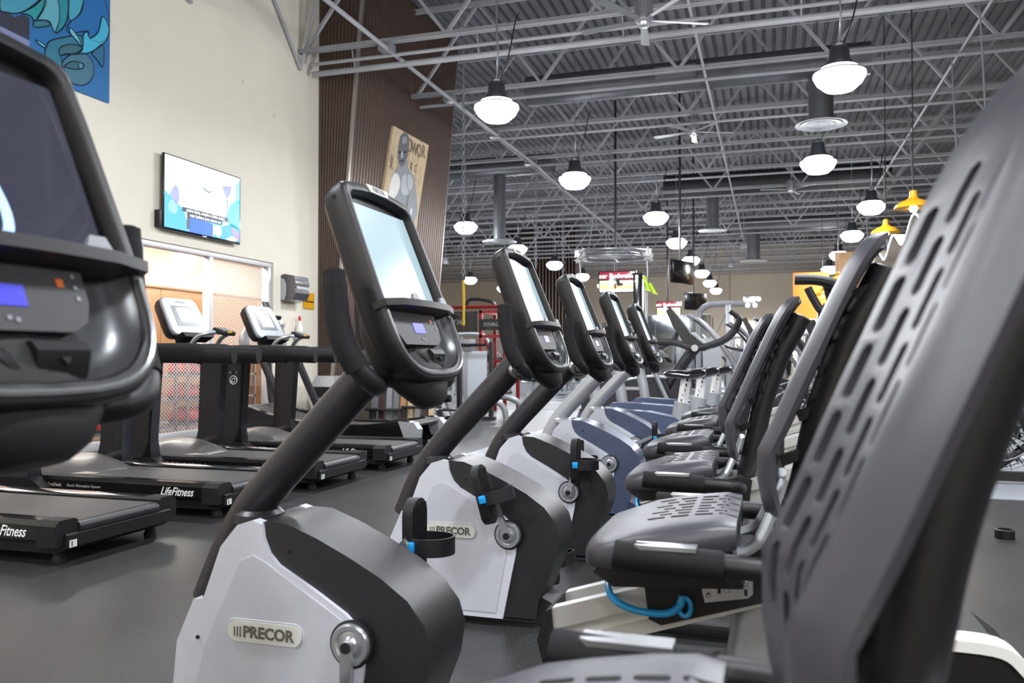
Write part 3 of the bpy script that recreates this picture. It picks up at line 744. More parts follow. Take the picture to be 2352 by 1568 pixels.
    for s in (-1, 1):
        y_ = s * .28
        sg = obj('side_grip', tube([(-.262, y_, .648), (-.255, y_, .646), (-.09, y_, .640), (-.088, y_, .640)], [0.022, 0.026, 0.026, 0.026, 0.026, 0.026, 0.025], 14, 3), M_foam, t)
        obj('grip_plate', pxy([(-.232, y_ - .013), (-.222, y_ - .019), (-.125, y_ - .019), (-.125, y_ + .017), (-.232, y_ + .017)], .662, .6695), M_silver, sg, bevel=0.002)
        obj('grip_tube', tube([(-.09, y_, .640), (-.02, y_, .637), (.01, s * .265, .632), (.025, s * .2, .62), (.02, s * .09, .60)], 0.021, 12, 5), M_black, t)
    cg = obj('carriage', pxz([(-.245, .555), (-.235, .478), (-.21, .468), (.05, .55), (.06, .63), (.02, .64), (-.22, .585)], -.095, .095), M_black, t, bevel=0.012, seg=2)
    for s in (-1,):
        obj('carriage_plate', pxz([(-.13, .542), (-.125, .522), (-.045, .537), (-.035, .545), (-.035, .575), (-.045, .58), (-.12, .568), (-.13, .56)], s * .095, s * .101), M_silver, cg, bevel=0.003)
        for (x, z, r_) in ((-.118, .538, .005), (-.083, .552, .007), (-.048, .566, .005)): obj('plate_bolt', lathe([(r_, 0), (r_, s * .006), (r_ * .6, s * .009)], (x, s * .101, z), 'Y', 10), M_silver, cg)
        for (x, z) in ((-.118, .558), (-.098, .548), (-.048, .548)): obj('plate_slot', bx((x, s * .1012, z), (.006, .002, .012)), M_hole, cg)
    rlv = obj('release_lever', tube([(-.168, -.108, .533), (-.172, -.112, .515), (-.20, -.115, .498), (-.26, -.115, .500), (-.305, -.095, .512), (-.325, -.05, .53), (-.325, .03, .556), (-.29, .085, .575), (-.21, .10, .582)], 0.0072, 10, 5), M_blue, t)
    obj('lever_eye', tube([(-.163 + .012 * math.cos(a), -.11, .513 + .018 * math.sin(a)) for a in [2 * PI * i / 16 for i in range(16)]], 0.005, 8, 1, closed=True), M_blue, rlv)
    obj('backrest', backrest_bm(), M_pad, t, ang=50)
    obj('back_post', tube([(.03, 0, .58), (.055, 0, .70), (.074, 0, .78), (.09, 0, .86), (.112, 0, .935), (.152, 0, 1.045), (.192, 0, 1.12), (.210, 0, 1.155), (.217, 0, 1.168), (.221, 0, 1.176)], lambda q: .033 if q < .9 else .033 * math.sqrt(max(.05, 1 - ((q - .9) / .1) ** 2)), 18, 5, ry=1.25, up=(1, 0, 0)), M_black, t)
    cl = nb()
    for z in (.80, .89, .98, 1.06, 1.13):
        xp = prof(z); box(cl, (xp + .062, 0, z), (.045, .05, .02), RY(-.4))
    obj('back_clip', cl, M_rubber, t, kind='stuff')
    for s in (-1, 1):
        obj('back_bracket', tube([(-.07, s * .10, .62), (-.03, s * .1, .64), (.0, s * .085, .70), (.02, s * .06, .76)], 0.011, 8, 4, ry=1.9), M_lsteel, t)

bk = bike_proto(); console_parts(bk); seat_parts(bk)
# crank arms and pedals, each with its own origin so they can be turned
HUB = Vector((-.882, 0, .37)); CR = 0.165
def crank(s):
    y = s * .14
    ca = obj('crank_arm', pxz([(HUB.x - .013, .36), (HUB.x - .008, .358), (HUB.x + .008, .358), (HUB.x + .014, .37), (HUB.x + .011, .37 + CR), (HUB.x, .37 + CR + .012), (HUB.x - .011, .37 + CR)], y - .007, y + .007), M_silver, bk, bevel=0.003, org=(HUB.x, 0, HUB.z))
    obj('crank_bolt', lathe([(.012, -.0105), (.012, .0105), (.006, .012)], (HUB.x, y, .37), 'Y', 14), M_hole, ca, org=(HUB.x, 0, HUB.z))
def pedal(s):
    c = Vector((HUB.x, s * .205, .37)); g = nb()
    pl = []
    for i in range(20):
        a = 2 * PI * i / 20; zz = .062 if math.sin(a) >= 0 else -.062
        pl.append((.048 * math.cos(a) , zz + .042 * math.sin(a)))
    b = prism(pl, lambda a_, w_: (c.x - .014, c.y + a_, c.z + w_), lambda a_, w_: (c.x + .014, c.y + a_, c.z + w_))
    pd = obj('pedal', b, M_rubber, bk, bevel=0.006, org=c)
    g = nb()
    for i in range(7): box(g, (c.x + .0155, c.y - .033 + i * .011, c.z + .03), (.003, .004, .12))
    obj('pedal_tread', g, M_black, pd, org=c, kind='stuff')
    rows = []
    for (dx, dy) in ((.012, -.05), (.045, -.056), (.085, -.042), (.105, -.01), (.10, .028), (.07, .05), (.03, .054), (.008, .05)):
        rows.append([Vector((c.x + dx, c.y + dy, c.z - .035 + h)) for h in (0, .02, .045)])
    rows = [[p for p in r] for r in rows]
    R = []
    cols = list(zip(*rows)); sm = [smooth_pts(cc, 4) for cc in cols]
    for i in range(len(sm[0])): R.append([sm[j][i] for j in range(3)])
    obj('pedal_strap', grid(R, th=0.004), M_black, pd, org=c)
    obj('strap_buckle', bx((c.x + .01, c.y - .055, c.z - .012), (.026, .012, .028)), M_blue, pd, bevel=0.004, org=c)
for s in (-1, 1): crank(s); pedal(s)
km = CH()
BIKES = [  # Yc, dX, seat dx, seat dz, crank angle of the near arm (deg from +X), pedal tilt, light
    (0.68, 0.0, .018, .005, 200, 0, False, 'nearest recumbent bike, its large dark console cut by the picture edge'),
    (1.76, 0.0, 0, 0, -92, 0, False, 'recumbent bike with its whole pale-screened console and badge showing, nearest shroud in full view'),
    (2.93, -.01, -.11, -.035, 112, 15, False, 'charcoal recumbent bike whose raised near pedal shows a blue buckle over its badge'),
    (3.90, -.02, -.18, -.04, 72, 0, False, 'third charcoal recumbent bike, pedals standing straight above its hub'),
    (4.97, -.03, -.20, -.043, 165, 0, True, 'navy and silver recumbent bike with silver mast, nearer of the two'),
    (6.15, -.06, -.20, -.05, 25, 0, True, 'navy and silver recumbent bike with silver mast, farther of the two')]
seat_set = set(SEAT) | {'plate_slot'}
def place_bike(root, ks, spec):
    Yc, dX, sx, sz, ang, tilt, light, lab = spec
    root.location = (S * (BORG[0] + dX), S * Yc, 0.0); root.scale = (S, S, S); root['label'] = lab; root['group'] = 'row of recumbent bikes'
    nped = {}
    for c in ks:
        st = stem(c)
        if st in seat_set: c.location = c.location + Vector((sx, 0, sz))
        if st in ('crank_arm', 'pedal'):
            n_ = nped.get(st, 0); nped[st] = n_ + 1
            s = -1 if n_ == 0 else 1
            a = math.radians(ang) if s < 0 else math.radians(ang + 180)
            if st.startswith('crank'): c.rotation_euler = (0, -(a - PI / 2), 0)
            else:
                v = Vector((CR * math.cos(a), 0, CR * math.sin(a))); c.location = c.location + v; c.rotation_euler = (0, math.radians(-tilt), 0)
        if st in ('backrest', 'back_clip'):
            a_ = .075 if Yc < 1 else -.065; p_ = Vector((.51, 0, 0)); c.rotation_euler = (0, 0, a_); c.location = c.location + p_ - RZ(a_).to_3x3() @ p_
        def setm(mm):
            c.material_slots[0].link = 'OBJECT'; c.material_slots[0].material = mm
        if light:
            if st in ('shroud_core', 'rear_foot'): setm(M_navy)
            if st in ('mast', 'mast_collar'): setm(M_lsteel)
        if Yc < 1 and st == 'console_shell':
            for g in COL.objects:
                if g.parent == c and stem(g) == 'screen': g.material_slots[0].link = 'OBJECT'; g.material_slots[0].material = M_dscreen
copies = []
for i in range(1, 6): copies.append(dup(bk, kidmap=km))
place_bike(bk, km[bk.name], BIKES[1])
order = [0, 2, 3, 4, 5]
roots = {1: bk}
for (r, ks), i in zip(copies, order): place_bike(r, ks, BIKES[i]); roots[i] = r

# ------------------------------------------------------------------ treadmills along the glazed wall
def treadmill_proto():
    O = (-4.1, 0, 0)
    t = thing('treadmill', 'x', 'treadmill', O)
    h = .41
    obj('deck_frame', pxz([(-5.0, .05), (-5.0, .17), (-3.24, .17), (-3.2, .15), (-3.2, .09), (-3.26, .06)], -.36, .36), M_rubber, t, bevel=0.01)
    b = nb()
    obj('running_belt', b2(-4.75, -3.245, -.275, .275, .19, .203, b), M_belt, t)
    obj('rear_roller', cyl((-3.235, -.272, .172), (-3.235, .272, .172), .031, 18), M_char, t)
    for s in (-1, 1):
        y0, y1 = (s * .28, s * h)
        sr = pyz([(y0, .12), (y0, .212), (s * .30, .222), (s * .385, .222), (y1, .20), (y1, .13)], -4.7, -3.33)
        obj('side_rail', sr, M_blackgloss, t, bevel=0.008, seg=3)
        obj('rail_end_cap', pyz([(y0, .10), (y0, .214), (s * .30, .225), (s * .388, .225), (s * .415, .20), (s * .415, .10)], -3.33, -3.215), M_rubber, t, bevel=0.016, seg=3)
        obj('rear_foot', lathe([(.03, 0), (.035, .02), (.02, .06)], (-3.3, s * .31, 0), 'Z', 14), M_rubber, t)
        obj('front_wheel', lathe([(.045, -.02), (.05, 0), (.045, .02)], (-4.9, s * .33, .05), 'Y', 16), M_rubber, t)
        # upright
        w = .075
        up = nb()
        loft([[(-4.90, s * h - w, .06), (-4.60, s * h - w, .06), (-4.60, s * h + w * .6, .06), (-4.90, s * h + w * .6, .06)],
              [(-4.87, s * h - w, .20), (-4.62, s * h - w, .20), (-4.62, s * h + w * .5, .20), (-4.87, s * h + w * .5, .20)],
              [(-4.84, s * h - w * .8, .35), (-4.64, s * h - w * .8, .35), (-4.64, s * h + w * .4, .35), (-4.84, s * h + w * .4, .35)],
              [(-4.82, s * h - w * .8, .96), (-4.60, s * h - w * .8, .96), (-4.60, s * h + w * .4, .96), (-4.82, s * h + w * .4, .96)]], up)
        upo = obj('upright', up, M_blackgloss, t, bevel=0.02, seg=3)
        obj('upright_base', pxz([(-4.95, .03), (-4.93, .15), (-4.86, .215), (-4.60, .215), (-4.5, .16), (-4.47, .03)], s * h - .085, s * h + .06), M_rubber, t, bevel=0.02, seg=3)
        for dx in (-.045, .02):
            obj('upright_bolt', cyl((-4.70 + dx, s * h + .03, .86), (-4.70 + dx, s * h + .038, .86), .008, 8) if s > 0 else cyl((-4.70 + dx, s * h - .07, .86), (-4.70 + dx, s * h - .076, .86), .008, 8), M_silver, upo)
        hr = obj('handrail', tube([(-4.9, s * h, 1.0), (-4.5, s * h, 1.02), (-4.0, s * h, 1.02), (-3.70, s * h, 1.01)], .062, 14, 3, ry=.6, up=(0, 0, 1)), M_black, t)
        obj('rail_grip', tube([(-4.85, s * h, 1.025), (-4.78, s * h, 1.03), (-4.1, s * h, 1.03), (-3.98, s * h, 1.02), (-3.95, s * h, 1.005)], [.05] + [.074] * 10 + [.068, .05], 16, 3, ry=.6, up=(0, 0, 1)), M_foam, hr)
    hood = []
    for x, z in ((-4.97, .12), (-4.94, .26), (-4.84, .315), (-4.7, .31), (-4.55, .27), (-4.42, .225), (-4.40, .205)):
        hood.append([Vector((x, y, z - .10 * (abs(y) / .33) ** 4)) for y in [-.33 + .66 * i / 12 for i in range(13)]])
    obj('motor_hood', grid(hood, th=0.01), mat('hood_plastic', '4d4b49', 0.35, coat=0.1), t)
    obj('hood_tail', pxy([(-4.46, -.30), (-4.30, -.27), (-4.30, -.21), (-4.44, -.19)], .20, .226), mat('hood_tail_plastic', '7a746d', 0.35), t, bevel=0.006)
    # crossbar, heart rate bar, keypad
    obj('crossbar', tube([(-4.62, -h, 1.0), (-4.55, -.2, 1.05), (-4.55, .2, 1.05), (-4.62, h, 1.0)], .04, 12, 4), M_black, t)
    obj('pulse_bar', tube([(-4.55, -.17, 1.05), (-4.46, -.16, 1.16), (-4.36, -.12, 1.20), (-4.30, 0, 1.20), (-4.36, .12, 1.20), (-4.46, .16, 1.16), (-4.55, .17, 1.05)], .018, 10, 4), M_silver, t)
    kp = bx((-4.30, -.02, 1.21), (.12, .16, .035), RY(.35)); obj('keypad', kp, M_black, t, bevel=0.008)
    kb = nb()
    for i in range(3):
        for j in range(2): box(kb, (-4.285 + j * .035 - .02, -.06 + i * .04, 1.232 - j * .011), (.02, .026, .006), RY(.35))
    obj('keypad_buttons', kb, M_lsteel, t, kind='stuff')
    obj('stop_button', bx((-4.236, -.035, 1.205), (.012, .05, .016), RY(.35)), M_yellow, t, bevel=0.003)
    # console head
    P0 = Vector((-4.78, 0, 1.50)); d = Vector((.47, 0, -.88)).normalized(); n = Vector((.88, 0, .47)).normalized()
    def F(v, w, q): return P0 + d * w + n * q + Vector((0, v, 0))
    ol = [(-.17, 0), (.17, 0), (.205, .02), (.215, .06), (.235, .30), (.22, .345), (.18, .36), (-.18, .36), (-.22, .345), (-.235, .30), (-.215, .06), (-.205, .02)]
    obj('console_head', loft([[F(v * sc, .18 + (w - .18) * sc, q) for v, w in ol] for sc, q in ((.8, -.085), (.97, -.06), (1, -.02), (1, -.008), (.97, 0), (.96, 0))]), mat('silver_console_plastic', '969ba1', 0.3, metal=0.35), t, ang=50)
    obj('console_back', loft([[F(v * sc, .18 + (w - .18) * sc, q) for v, w in ol] for sc, q in ((.55, -.14), (.9, -.11), (1.01, -.06), (1.01, -.03))]), M_black, t)
    obj('display_surround', loft([[F(v, w, q) for v, w in ((-.13, .08), (.13, .08), (.145, .27), (-.145, .27))] for q in (-.004, .002)]), mat('surround_grey', '53575c', 0.3), t)
    obj('screen', loft([[F(v, w, q) for v, w in ((-.085, .10), (.09, .10), (.10, .235), (-.085, .235))] for q in (-.002, .0035)]), mat('treadmill_screen', 'dfe8ec', 0.2, emit='e6eff2', es=0.6), t)
    sl = nb()
    for (v, w, L) in ((-.04, .13, .03), (-.02, .15, .04), (.0, .175, .03), (.03, .19, .02), (-.04, .205, .05)): box(sl, F(v, w, .004), (.003, L, .003))
    obj('screen_lines', sl, mat('screen_ink', '6a7c84', 0.5), t, kind='stuff')
    text('LifeFitness', .03, t, F(0, .04, .001), (0, 1, 0), -d, mat('faint_ink', '8e9296', 0.4), shear=.3)
    obj('console_shelf', loft([[F(v, w, q) for v, w in ((-.2, .36), (.2, .36), (.18, .40), (-.18, .40))] for q in (-.05, .05)]), M_rubber, t, bevel=0.01)
    obj('neck', loft([[(-4.72, -.06, 1.0), (-4.6, -.06, 1.0), (-4.6, .06, 1.0), (-4.72, .06, 1.0)], [(-4.78, -.07, 1.3), (-4.66, -.07, 1.2), (-4.66, .07, 1.2), (-4.78, .07, 1.3)]]), M_black, t)
    # lettering on the side
    text('FlexDeck', .030, t, (-4.48, -.4115, .168), (1, 0, 0), (0, 0, 1), mat('rail_ink', 'a89f97', 0.5), bold=.0006)
    text('Shock Absorption System', .026, t, (-4.24, -.4115, .168), (1, 0, 0), (0, 0, 1), mat('rail_ink', 'a89f97', 0.5))
    text('LifeFitness', .072, t, (-3.52, -.4125, .165), (1, 0, 0), (0, 0, 1), M_white, bold=.001, shear=.45, xs=.8)
    obj('sticker', b2(-3.205, -3.199, -.345, -.30, .09, .125), M_white, t)
    obj('sticker_print', b2(-3.2, -3.198, -.335, -.325, .095, .12), M_steel, t)
    # round emblem on the near upright
    obj('round_emblem', tube([(-4.72 + .038 * math.cos(a), -h - .064, .79 + .038 * math.sin(a)) for a in [2 * PI * i / 24 for i in range(24)]], .004, 6, 1, closed=True), M_white, t)
    obj('emblem_swoosh', tube([(-4.74, -h - .064, .77), (-4.735, -h - .064, .795), (-4.715, -h - .064, .807), (-4.70, -h - .064, .80)], .004, 6, 3), M_white, t)
    obj('emblem_swoosh', tube([(-4.735, -h - .064, .765), (-4.71, -h - .064, .775), (-4.70, -h - .064, .795)], .004, 6, 3), M_white, t)
    return t
tm = treadmill_proto(); km = CH()
TM = [(3.50, 'treadmill nearest the camera, only its worn rear deck in view below the big console'),
      (4.70, 'second treadmill, its black side rail lettering readable in full'),
      (5.82, 'third treadmill, with a bright blank silver console before the brown cabinet'),
      (6.98, 'fourth treadmill, round emblem on its upright, small lit chart on its console')]
for i, (Y, lab) in enumerate(TM):
    if i == 0: tm.location = (-4.1, Y, 0); tm['label'] = lab; tm['group'] = 'row of treadmills'
    else: dup(tm, (-4.1, Y, 0), lab, 'row of treadmills', kidmap=km)

# curved slat treadmill at the end of the row
def curved_treadmill():
    Y = 8.45; t = thing('curved_treadmill', 'curved slat treadmill with grey arched handrail, behind the row of treadmills', 'treadmill', (-4.6, Y, 0))
    xs = [-5.75, -5.4, -5.0, -4.6, -4.2, -3.9, -3.7, -3.62]
    zs = [.44, .33, .26, .23, .235, .27, .30, .27]
    top = smooth_pts([(x, 0, z) for x, z in zip(xs, zs)], 5)
    for i in range(0, len(top) - 1):
        a, b = top[i], top[i + 1]; c = (a + b) / 2; L = (b - a).length
        obj('slat', bx((c.x, Y, c.z), (L * .88, .62, .025), RY(-math.atan2(b.z - a.z, b.x - a.x))), M_belt, t, smooth=False)
    for s in (-1, 1):
        y = Y + s * .36
        side = [(x, z + .035) for x, z in zip(xs, zs)] + [(-3.56, .18), (-3.62, .06), (-5.8, .06)]
        obj('side_cover', pxz(side, y - .045, y + .045), M_blackgloss, t, bevel=0.015, seg=3)
        obj('end_cap', pxz([(-3.78, .32), (-3.60, .31), (-3.545, .24), (-3.56, .12), (-3.7, .12)], y - .06, y + .06), M_lsteel, t, bevel=0.02, seg=3)
        obj('foot', cyl((-3.8, y, 0), (-3.8, y, .08), .03, 10), M_rubber, t); obj('foot', cyl((-5.6, y, 0), (-5.6, y, .08), .03, 10), M_rubber, t)
        obj('leg', tube([(-5.05, y, .1), (-5.25, y, .5), (-5.5, y, 1.0)], .05, 10, 3, ry=.6), M_graphite, t)
        obj('handrail', tube([(-5.9, y, 1.0), (-5.2, y, 1.0), (-4.5, y, 1.0), (-4.3, y, .97)], .06, 12, 3, ry=.6, up=(0, 0, 1)), M_black, t)
        obj('front_leg', tube([(-5.75, y, .08), (-5.85, y, .5), (-5.9, y, 1.0)], .045, 10, 2, ry=.6), M_graphite, t)
    obj('arched_bar', tube([(-5.7, Y - .36, 1.02), (-5.72, Y - .37, 1.22), (-5.7, Y - .22, 1.38), (-5.7, Y, 1.40), (-5.7, Y + .22, 1.38), (-5.72, Y + .37, 1.22), (-5.7, Y + .36, 1.02)], .07, 12, 5, ry=.45), M_steel, t)
    obj('tablet_tray', bx((-5.62, Y, 1.47), (.03, .40, .05), RY(.5)), M_black, t, bevel=0.006)
    obj('tablet', bx((-5.66, Y, 1.56), (.02, .12, .2), RY(-.4)), M_char, t, bevel=0.004)
    text('STRENGTH', .07, t, (-5.0, Y - .40, 1.01), (1, 0, 0), (0, 0, 1), M_white)
curved_treadmill()

# ------------------------------------------------------------------ things on the left wall
def wall_tv():
    y0, y1, z0, z1 = 7.98, 9.45, 2.50, 3.40; x = WX + .085
    t = thing('wall_tv', 'large flat screen showing blue gowned figures under two caption lines, on the cream wall', 'television', (WX, (y0 + y1) / 2, z0))
    T = Matrix.Identity(4)
    obj('casing', b2(x - .03, x, y0, y1, z0, z1), M_blackgloss, t, bevel=0.004)
    obj('wall_mount', b2(WX, x - .03, y0 + .4, y1 - .4, z0 + .2, z1 - .2), M_black, t)
    obj('side_box', b2(WX, x - .01, y0 - .05, y0 + .03, z0 + .02, z0 + .22), M_black, t, bevel=0.004)
    def panel(pts, hcol, e, layer, es=1.0, nm='screen_picture'):
        m = mat('tvpic_%s_%d' % (hcol, int(e * 100)), hcol, 0.3, emit=hcol, es=e)
        P = [(y0 + .02 + u * (y1 - y0 - .04), z0 + .03 + v * (z1 - z0 - .045)) for u, v in pts]
        return obj(nm, pyz(P, x + .0005, x + .001 + layer * .0006), m, t, smooth=False)
    panel([(0, 0), (1, 0), (1, 1), (0, 1)], 'fbfcff', 1.05, 1, nm='screen')
    def blob(cx_, cy_, rx, ry, n=14, wob=.15, seed=1):
        R = random.Random(seed); return [(min(1, max(0, cx_ + rx * math.cos(2 * PI * i / n) * (1 + wob * (R.random() - .5)))), min(1, max(0, cy_ + ry * math.sin(2 * PI * i / n) * (1 + wob * (R.random() - .5))))) for i in range(n)]
    panel([(0, 0), (.30, 0), (.27, .15), (.24, .30), (.16, .36), (.08, .44), (0, .50)], '3f9fe8', .85, 2)
    panel([(0, .5), (.07, .44), (.15, .37), (.2, .5), (.18, .62), (.11, .6), (.05, .66), (0, .7)], 'a9d3f6', .95, 2)
    panel([(.30, 0), (.62, 0), (.62, .18), (.6, .28), (.52, .30), (.44, .31), (.36, .26), (.31, .2)], '1d5fe0', .85, 2)
    panel([(.36, .26), (.44, .31), (.56, .30), (.72, .34), (.78, .3), (.74, .18), (.62, .18)], '3aa0ee', .9, 3)
    panel([(.62, 0), (1, 0), (1, .22), (.88, .26), (.76, .2), (.66, .1)], '2f93e0', .85, 2)
    panel([(.78, .3), (.86, .55), (.93, .62), (1, .66), (1, .2), (.88, .22)], '52c4ec', .9, 2)
    panel([(.93, .62), (.94, .9), (1, .96), (1, .6)], '7fd4f2', .95, 2)
    panel(blob(.10, .30, .055, .10, seed=2), '7fb9ec', .9, 4)
    panel([(.06, .46), (.12, .62), (.16, .58), (.18, .42), (.15, .34), (.11, .38)], '8f8fc8', .8, 4)
    panel([(.46, .74), (.49, .66), (.56, .63), (.62, .70), (.60, .67), (.56, .655), (.50, .68)], '5d6c94', .7, 4)
    panel([(.74, .80), (.88, .84), (.86, .70), (.81, .62), (.78, .68)], '8f94bc', .8, 4)
    panel([(.80, .62), (.825, .62), (.84, .4), (.83, .4)], '6f90b8', .8, 4)
    panel(blob(.69, .10, .05, .09, seed=4), 'a5cdf2', .95, 4)
    panel([(.86, .18), (.92, .22), (1, .12), (1, .02), (.92, .04)], '8a80b8', .8, 4)
    panel([(.82, .02), (.88, .07), (.96, .04), (.94, 0), (.80, 0)], 'e4ecf8', .95, 5)
    panel([(.27, .03), (.31, .03), (.31, .27), (.27, .27)], '4b535e', .4, 4)
    panel([(.21, .335), (.83, .335), (.83, .27), (.21, .27)], '3a4048', .35, 5, nm='caption_bar')
    panel([(.29, .27), (.74, .27), (.74, .205), (.29, .205)], '3a4048', .35, 5, nm='caption_bar')
    wm = mat('caption_ink', 'eef2f6', 0.4, emit='eef2f6', es=.9)
    for s_, v, u in (('extra time, maybe a little extra', .302, .52), ('rest before you move on', .238, .515)):
        text(s_, .052, t, (x + .0052, y0 + .02 + u * 1.43, z0 + .03 + v * .855), (0, 1, 0), (0, 0, 1), wm, bold=.0006, xs=1.13, name='caption')
    obj('maker_mark', b2(x, x + .002, 8.68, 8.76, z0 + .006, z0 + .016), M_silver, t)
wall_tv()

def wall_banner():
    # stained glass style canvas: dragonlike curls and waves as flat coloured shapes
    yr = 7.20; z0, zt = 3.75, 5.45; yl = 5.2; x = WX + .03
    t = thing('canvas_artwork', 'blue and teal canvas of outlined curling waves and spines high on the cream wall', 'artwork', (WX, (yl + yr) / 2, z0))
    obj('canvas', b2(WX, x, yl, yr, z0, zt), flat('1a69a4'), t, smooth=False)
    # pixel -> canvas point
    thp = PITCH
    def P(px, py):
        a = (px - 1176) / FPX; b = -(py - 784) / FPX
        s_, c_ = math.sin(YAW), math.cos(YAW)
        r = Vector((-s_ * math.cos(thp) + a * c_ + b * s_ * math.sin(thp), c_ * math.cos(thp) + a * s_ - b * c_ * math.sin(thp), math.sin(thp) + b * math.cos(thp)))
        k = x / r.x; return (max(yl, min(yr, r.y * k)), max(z0, min(zt, 1 + r.z * k)))
    Q = lambda pts: [P(a / 3.92, b / 3.92) for a, b in pts]
    def shp(pts, col, layer, ol=True, sm=True, wd=.012):
        q = Q(pts)
        if sm: q = [(p[1], p[2]) for p in smooth_pts([(0, a, b) for a, b in q + [q[0]]], 4)][:-1]
        q = [(max(yl, min(yr, a)), max(z0, min(zt, b))) for a, b in q]
        try: obj('colour_shape', pyz(q, x, x + .001 * layer), flat(col), t, smooth=False)
        except Exception: pass
        if ol: obj('outline', tube([(x + .001 * layer, a, b) for a, b in q], wd * .5, 4, 1, closed=True), flat('0f2436'), t, kind='stuff')
    shp([(0, 90), (60, 100), (130, 155), (200, 130), (265, 160), (265, 360), (0, 235)], '2a2c3e', 2, False, False)
    shp([(0, 235), (262, 370), (262, 475), (0, 365)], '7d83a8', 3, False, False)
    shp([(0, 365), (262, 475), (262, 520), (0, 430)], '3c6a44', 3, False, False)
    shp([(0, -60), (380, -60), (280, 60), (160, 120), (60, 110), (0, 85)], '3f93ac', 4)
    shp([(410, -60), (600, -60), (600, 190), (500, 300), (440, 190), (330, 180), (380, 80)], '5aa4b4', 4)
    shp([(180, 120), (300, 60), (400, -20), (400, 60), (320, 185), (270, 140)], '1f8f95', 5)
    shp([(500, -60), (600, -20), (605, 140), (570, 240), (495, 300), (530, 190), (530, 60)], '168694', 5)
    shp([(620, -60), (750, -60), (730, 80), (690, 150), (620, 175)], '3f9db8', 5)
    shp([(760, -60), (900, -60), (960, 60), (985, 200), (960, 330), (900, 380), (800, 345), (790, 280), (640, 300), (600, 260), (640, 190), (730, 110)], '1767a8', 3)
    shp([(300, 190), (380, 180), (440, 205), (430, 235), (310, 245)], '2f6f80', 5)
    shp([(410, 430), (450, 370), (560, 340), (720, 320), (745, 400), (700, 480), (560, 490), (560, 600), (600, 700), (440, 600), (405, 500)], '24708a', 4)
    shp([(560, 640), (560, 560), (640, 490), (760, 480), (830, 560), (840, 660), (800, 740), (720, 770), (620, 730)], '3c6f84', 5)
    shp([(530, 500), (540, 430), (640, 400), (740, 430), (700, 485), (620, 490)], '2f6474', 6)
    shp([(570, 600), (640, 555), (740, 570), (745, 610), (680, 625), (600, 610)], '2c5e70', 7)
    shp([(700, 560), (740, 575), (740, 615), (710, 615)], '4e8ea6', 8)
    shp([(670, 490), (740, 430), (745, 320), (780, 290), (805, 345), (880, 290), (920, 150), (975, 250), (960, 350), (880, 430), (780, 480)], '3fb0d0', 7)
    shp([(620, 250), (650, 270), (700, 340), (730, 420), (690, 370), (630, 300)], '6fc4dc', 8)
    shp([(320, 360), (360, 380), (420, 430), (380, 420), (330, 380)], '6fc4dc', 8)
    shp([(820, 480), (925, 400), (925, 600), (880, 550)], '24658a', 6)
wall_banner()

# paper towel dispenser with cleaning kit below
t = thing('towel_dispenser', 'smoky paper towel dispenser with pale side on the cream wall', 'dispenser', (WX, 10.75, 1.82))
obj('body', pxz([(WX, 1.82), (WX, 2.20), (WX + .06, 2.22), (WX + .22, 2.19), (WX + .25, 2.08), (WX + .23, 2.02), (WX + .25, 1.94), (WX + .20, 1.84), (WX + .05, 1.81)], 10.55, 10.93), mat('smoky_plastic', '3f4045', 0.2, coat=0.4), t, bevel=0.02, seg=3)
obj('side_panel', pxz([(WX + .005, 1.84), (WX + .005, 2.16), (WX + .06, 2.14), (WX + .09, 2.06), (WX + .09, 1.92), (WX + .06, 1.84)], 10.543, 10.56), M_lsteel, t, bevel=0.004)
obj('front_band', b2(WX + .235, WX + .25, 10.58, 10.9, 2.0, 2.04), M_lsteel, t)
t = thing('spray_bottle', 'white spray bottle with red collar on the wall below the dispenser', 'bottle', (WX, 10.95, 1.3))
obj('bottle_body', lathe([(.045, 0), (.05, .03), (.05, .16), (.02, .22), (.018, .25)], (WX + .07, 10.95, 1.3), 'Z', 14), M_white, t)
obj('trigger_head', lathe([(.022, 0), (.022, .05), (.012, .07)], (WX + .07, 10.95, 1.55), 'Z', 12), M_red, t)
obj('holder', b2(WX, WX + .12, 10.88, 11.02, 1.28, 1.31), M_lsteel, t)
t = thing('coat_hook', 'small chrome hook plate on the cream wall below the dispenser', 'hook', (WX, 10.55, 1.45))
obj('hook_plate', b2(WX, WX + .02, 10.5, 10.6, 1.42, 1.52), M_silver, t, bevel=0.005); obj('hook', tube([(WX + .01, 10.55, 1.48), (WX + .06, 10.55, 1.44), (WX + .07, 10.55, 1.5)], .008, 8, 3), M_silver, t)
t = thing('yellow_sign', 'small yellow sign behind the dispenser', 'sign', (WX, 11.3, 1.75))
obj('sign_plate', b2(WX, WX + .02, 11.15, 11.45, 1.75, 2.0), M_yellow, t); obj('sign_rim', b2(WX + .02, WX + .023, 11.17, 11.43, 1.85, 1.87), M_black, t)
t = thing('waste_bin', 'grey open bin with a black liner against the wall corner', 'bin', (-6.35, 11.1, 0))
obj('bin_body', loft([[(-6.35 + a * .16, 11.1 + b * .16, 0) for a, b in ((-1, -1), (1, -1), (1, 1), (-1, 1))], [(-6.35 + a * .2, 11.1 + b * .2, .55) for a, b in ((-1, -1), (1, -1), (1, 1), (-1, 1))]]), M_steel, t, bevel=0.01)
obj('bin_liner', loft([[(-6.35 + a * .205, 11.1 + b * .205, .40) for a, b in ((-1, -1), (1, -1), (1, 1), (-1, 1))], [(-6.35 + a * .22, 11.1 + b * .22, .56) for a, b in ((-1, -1), (1, -1), (1, 1), (-1, 1))]]), M_rubber, t, bevel=0.01)
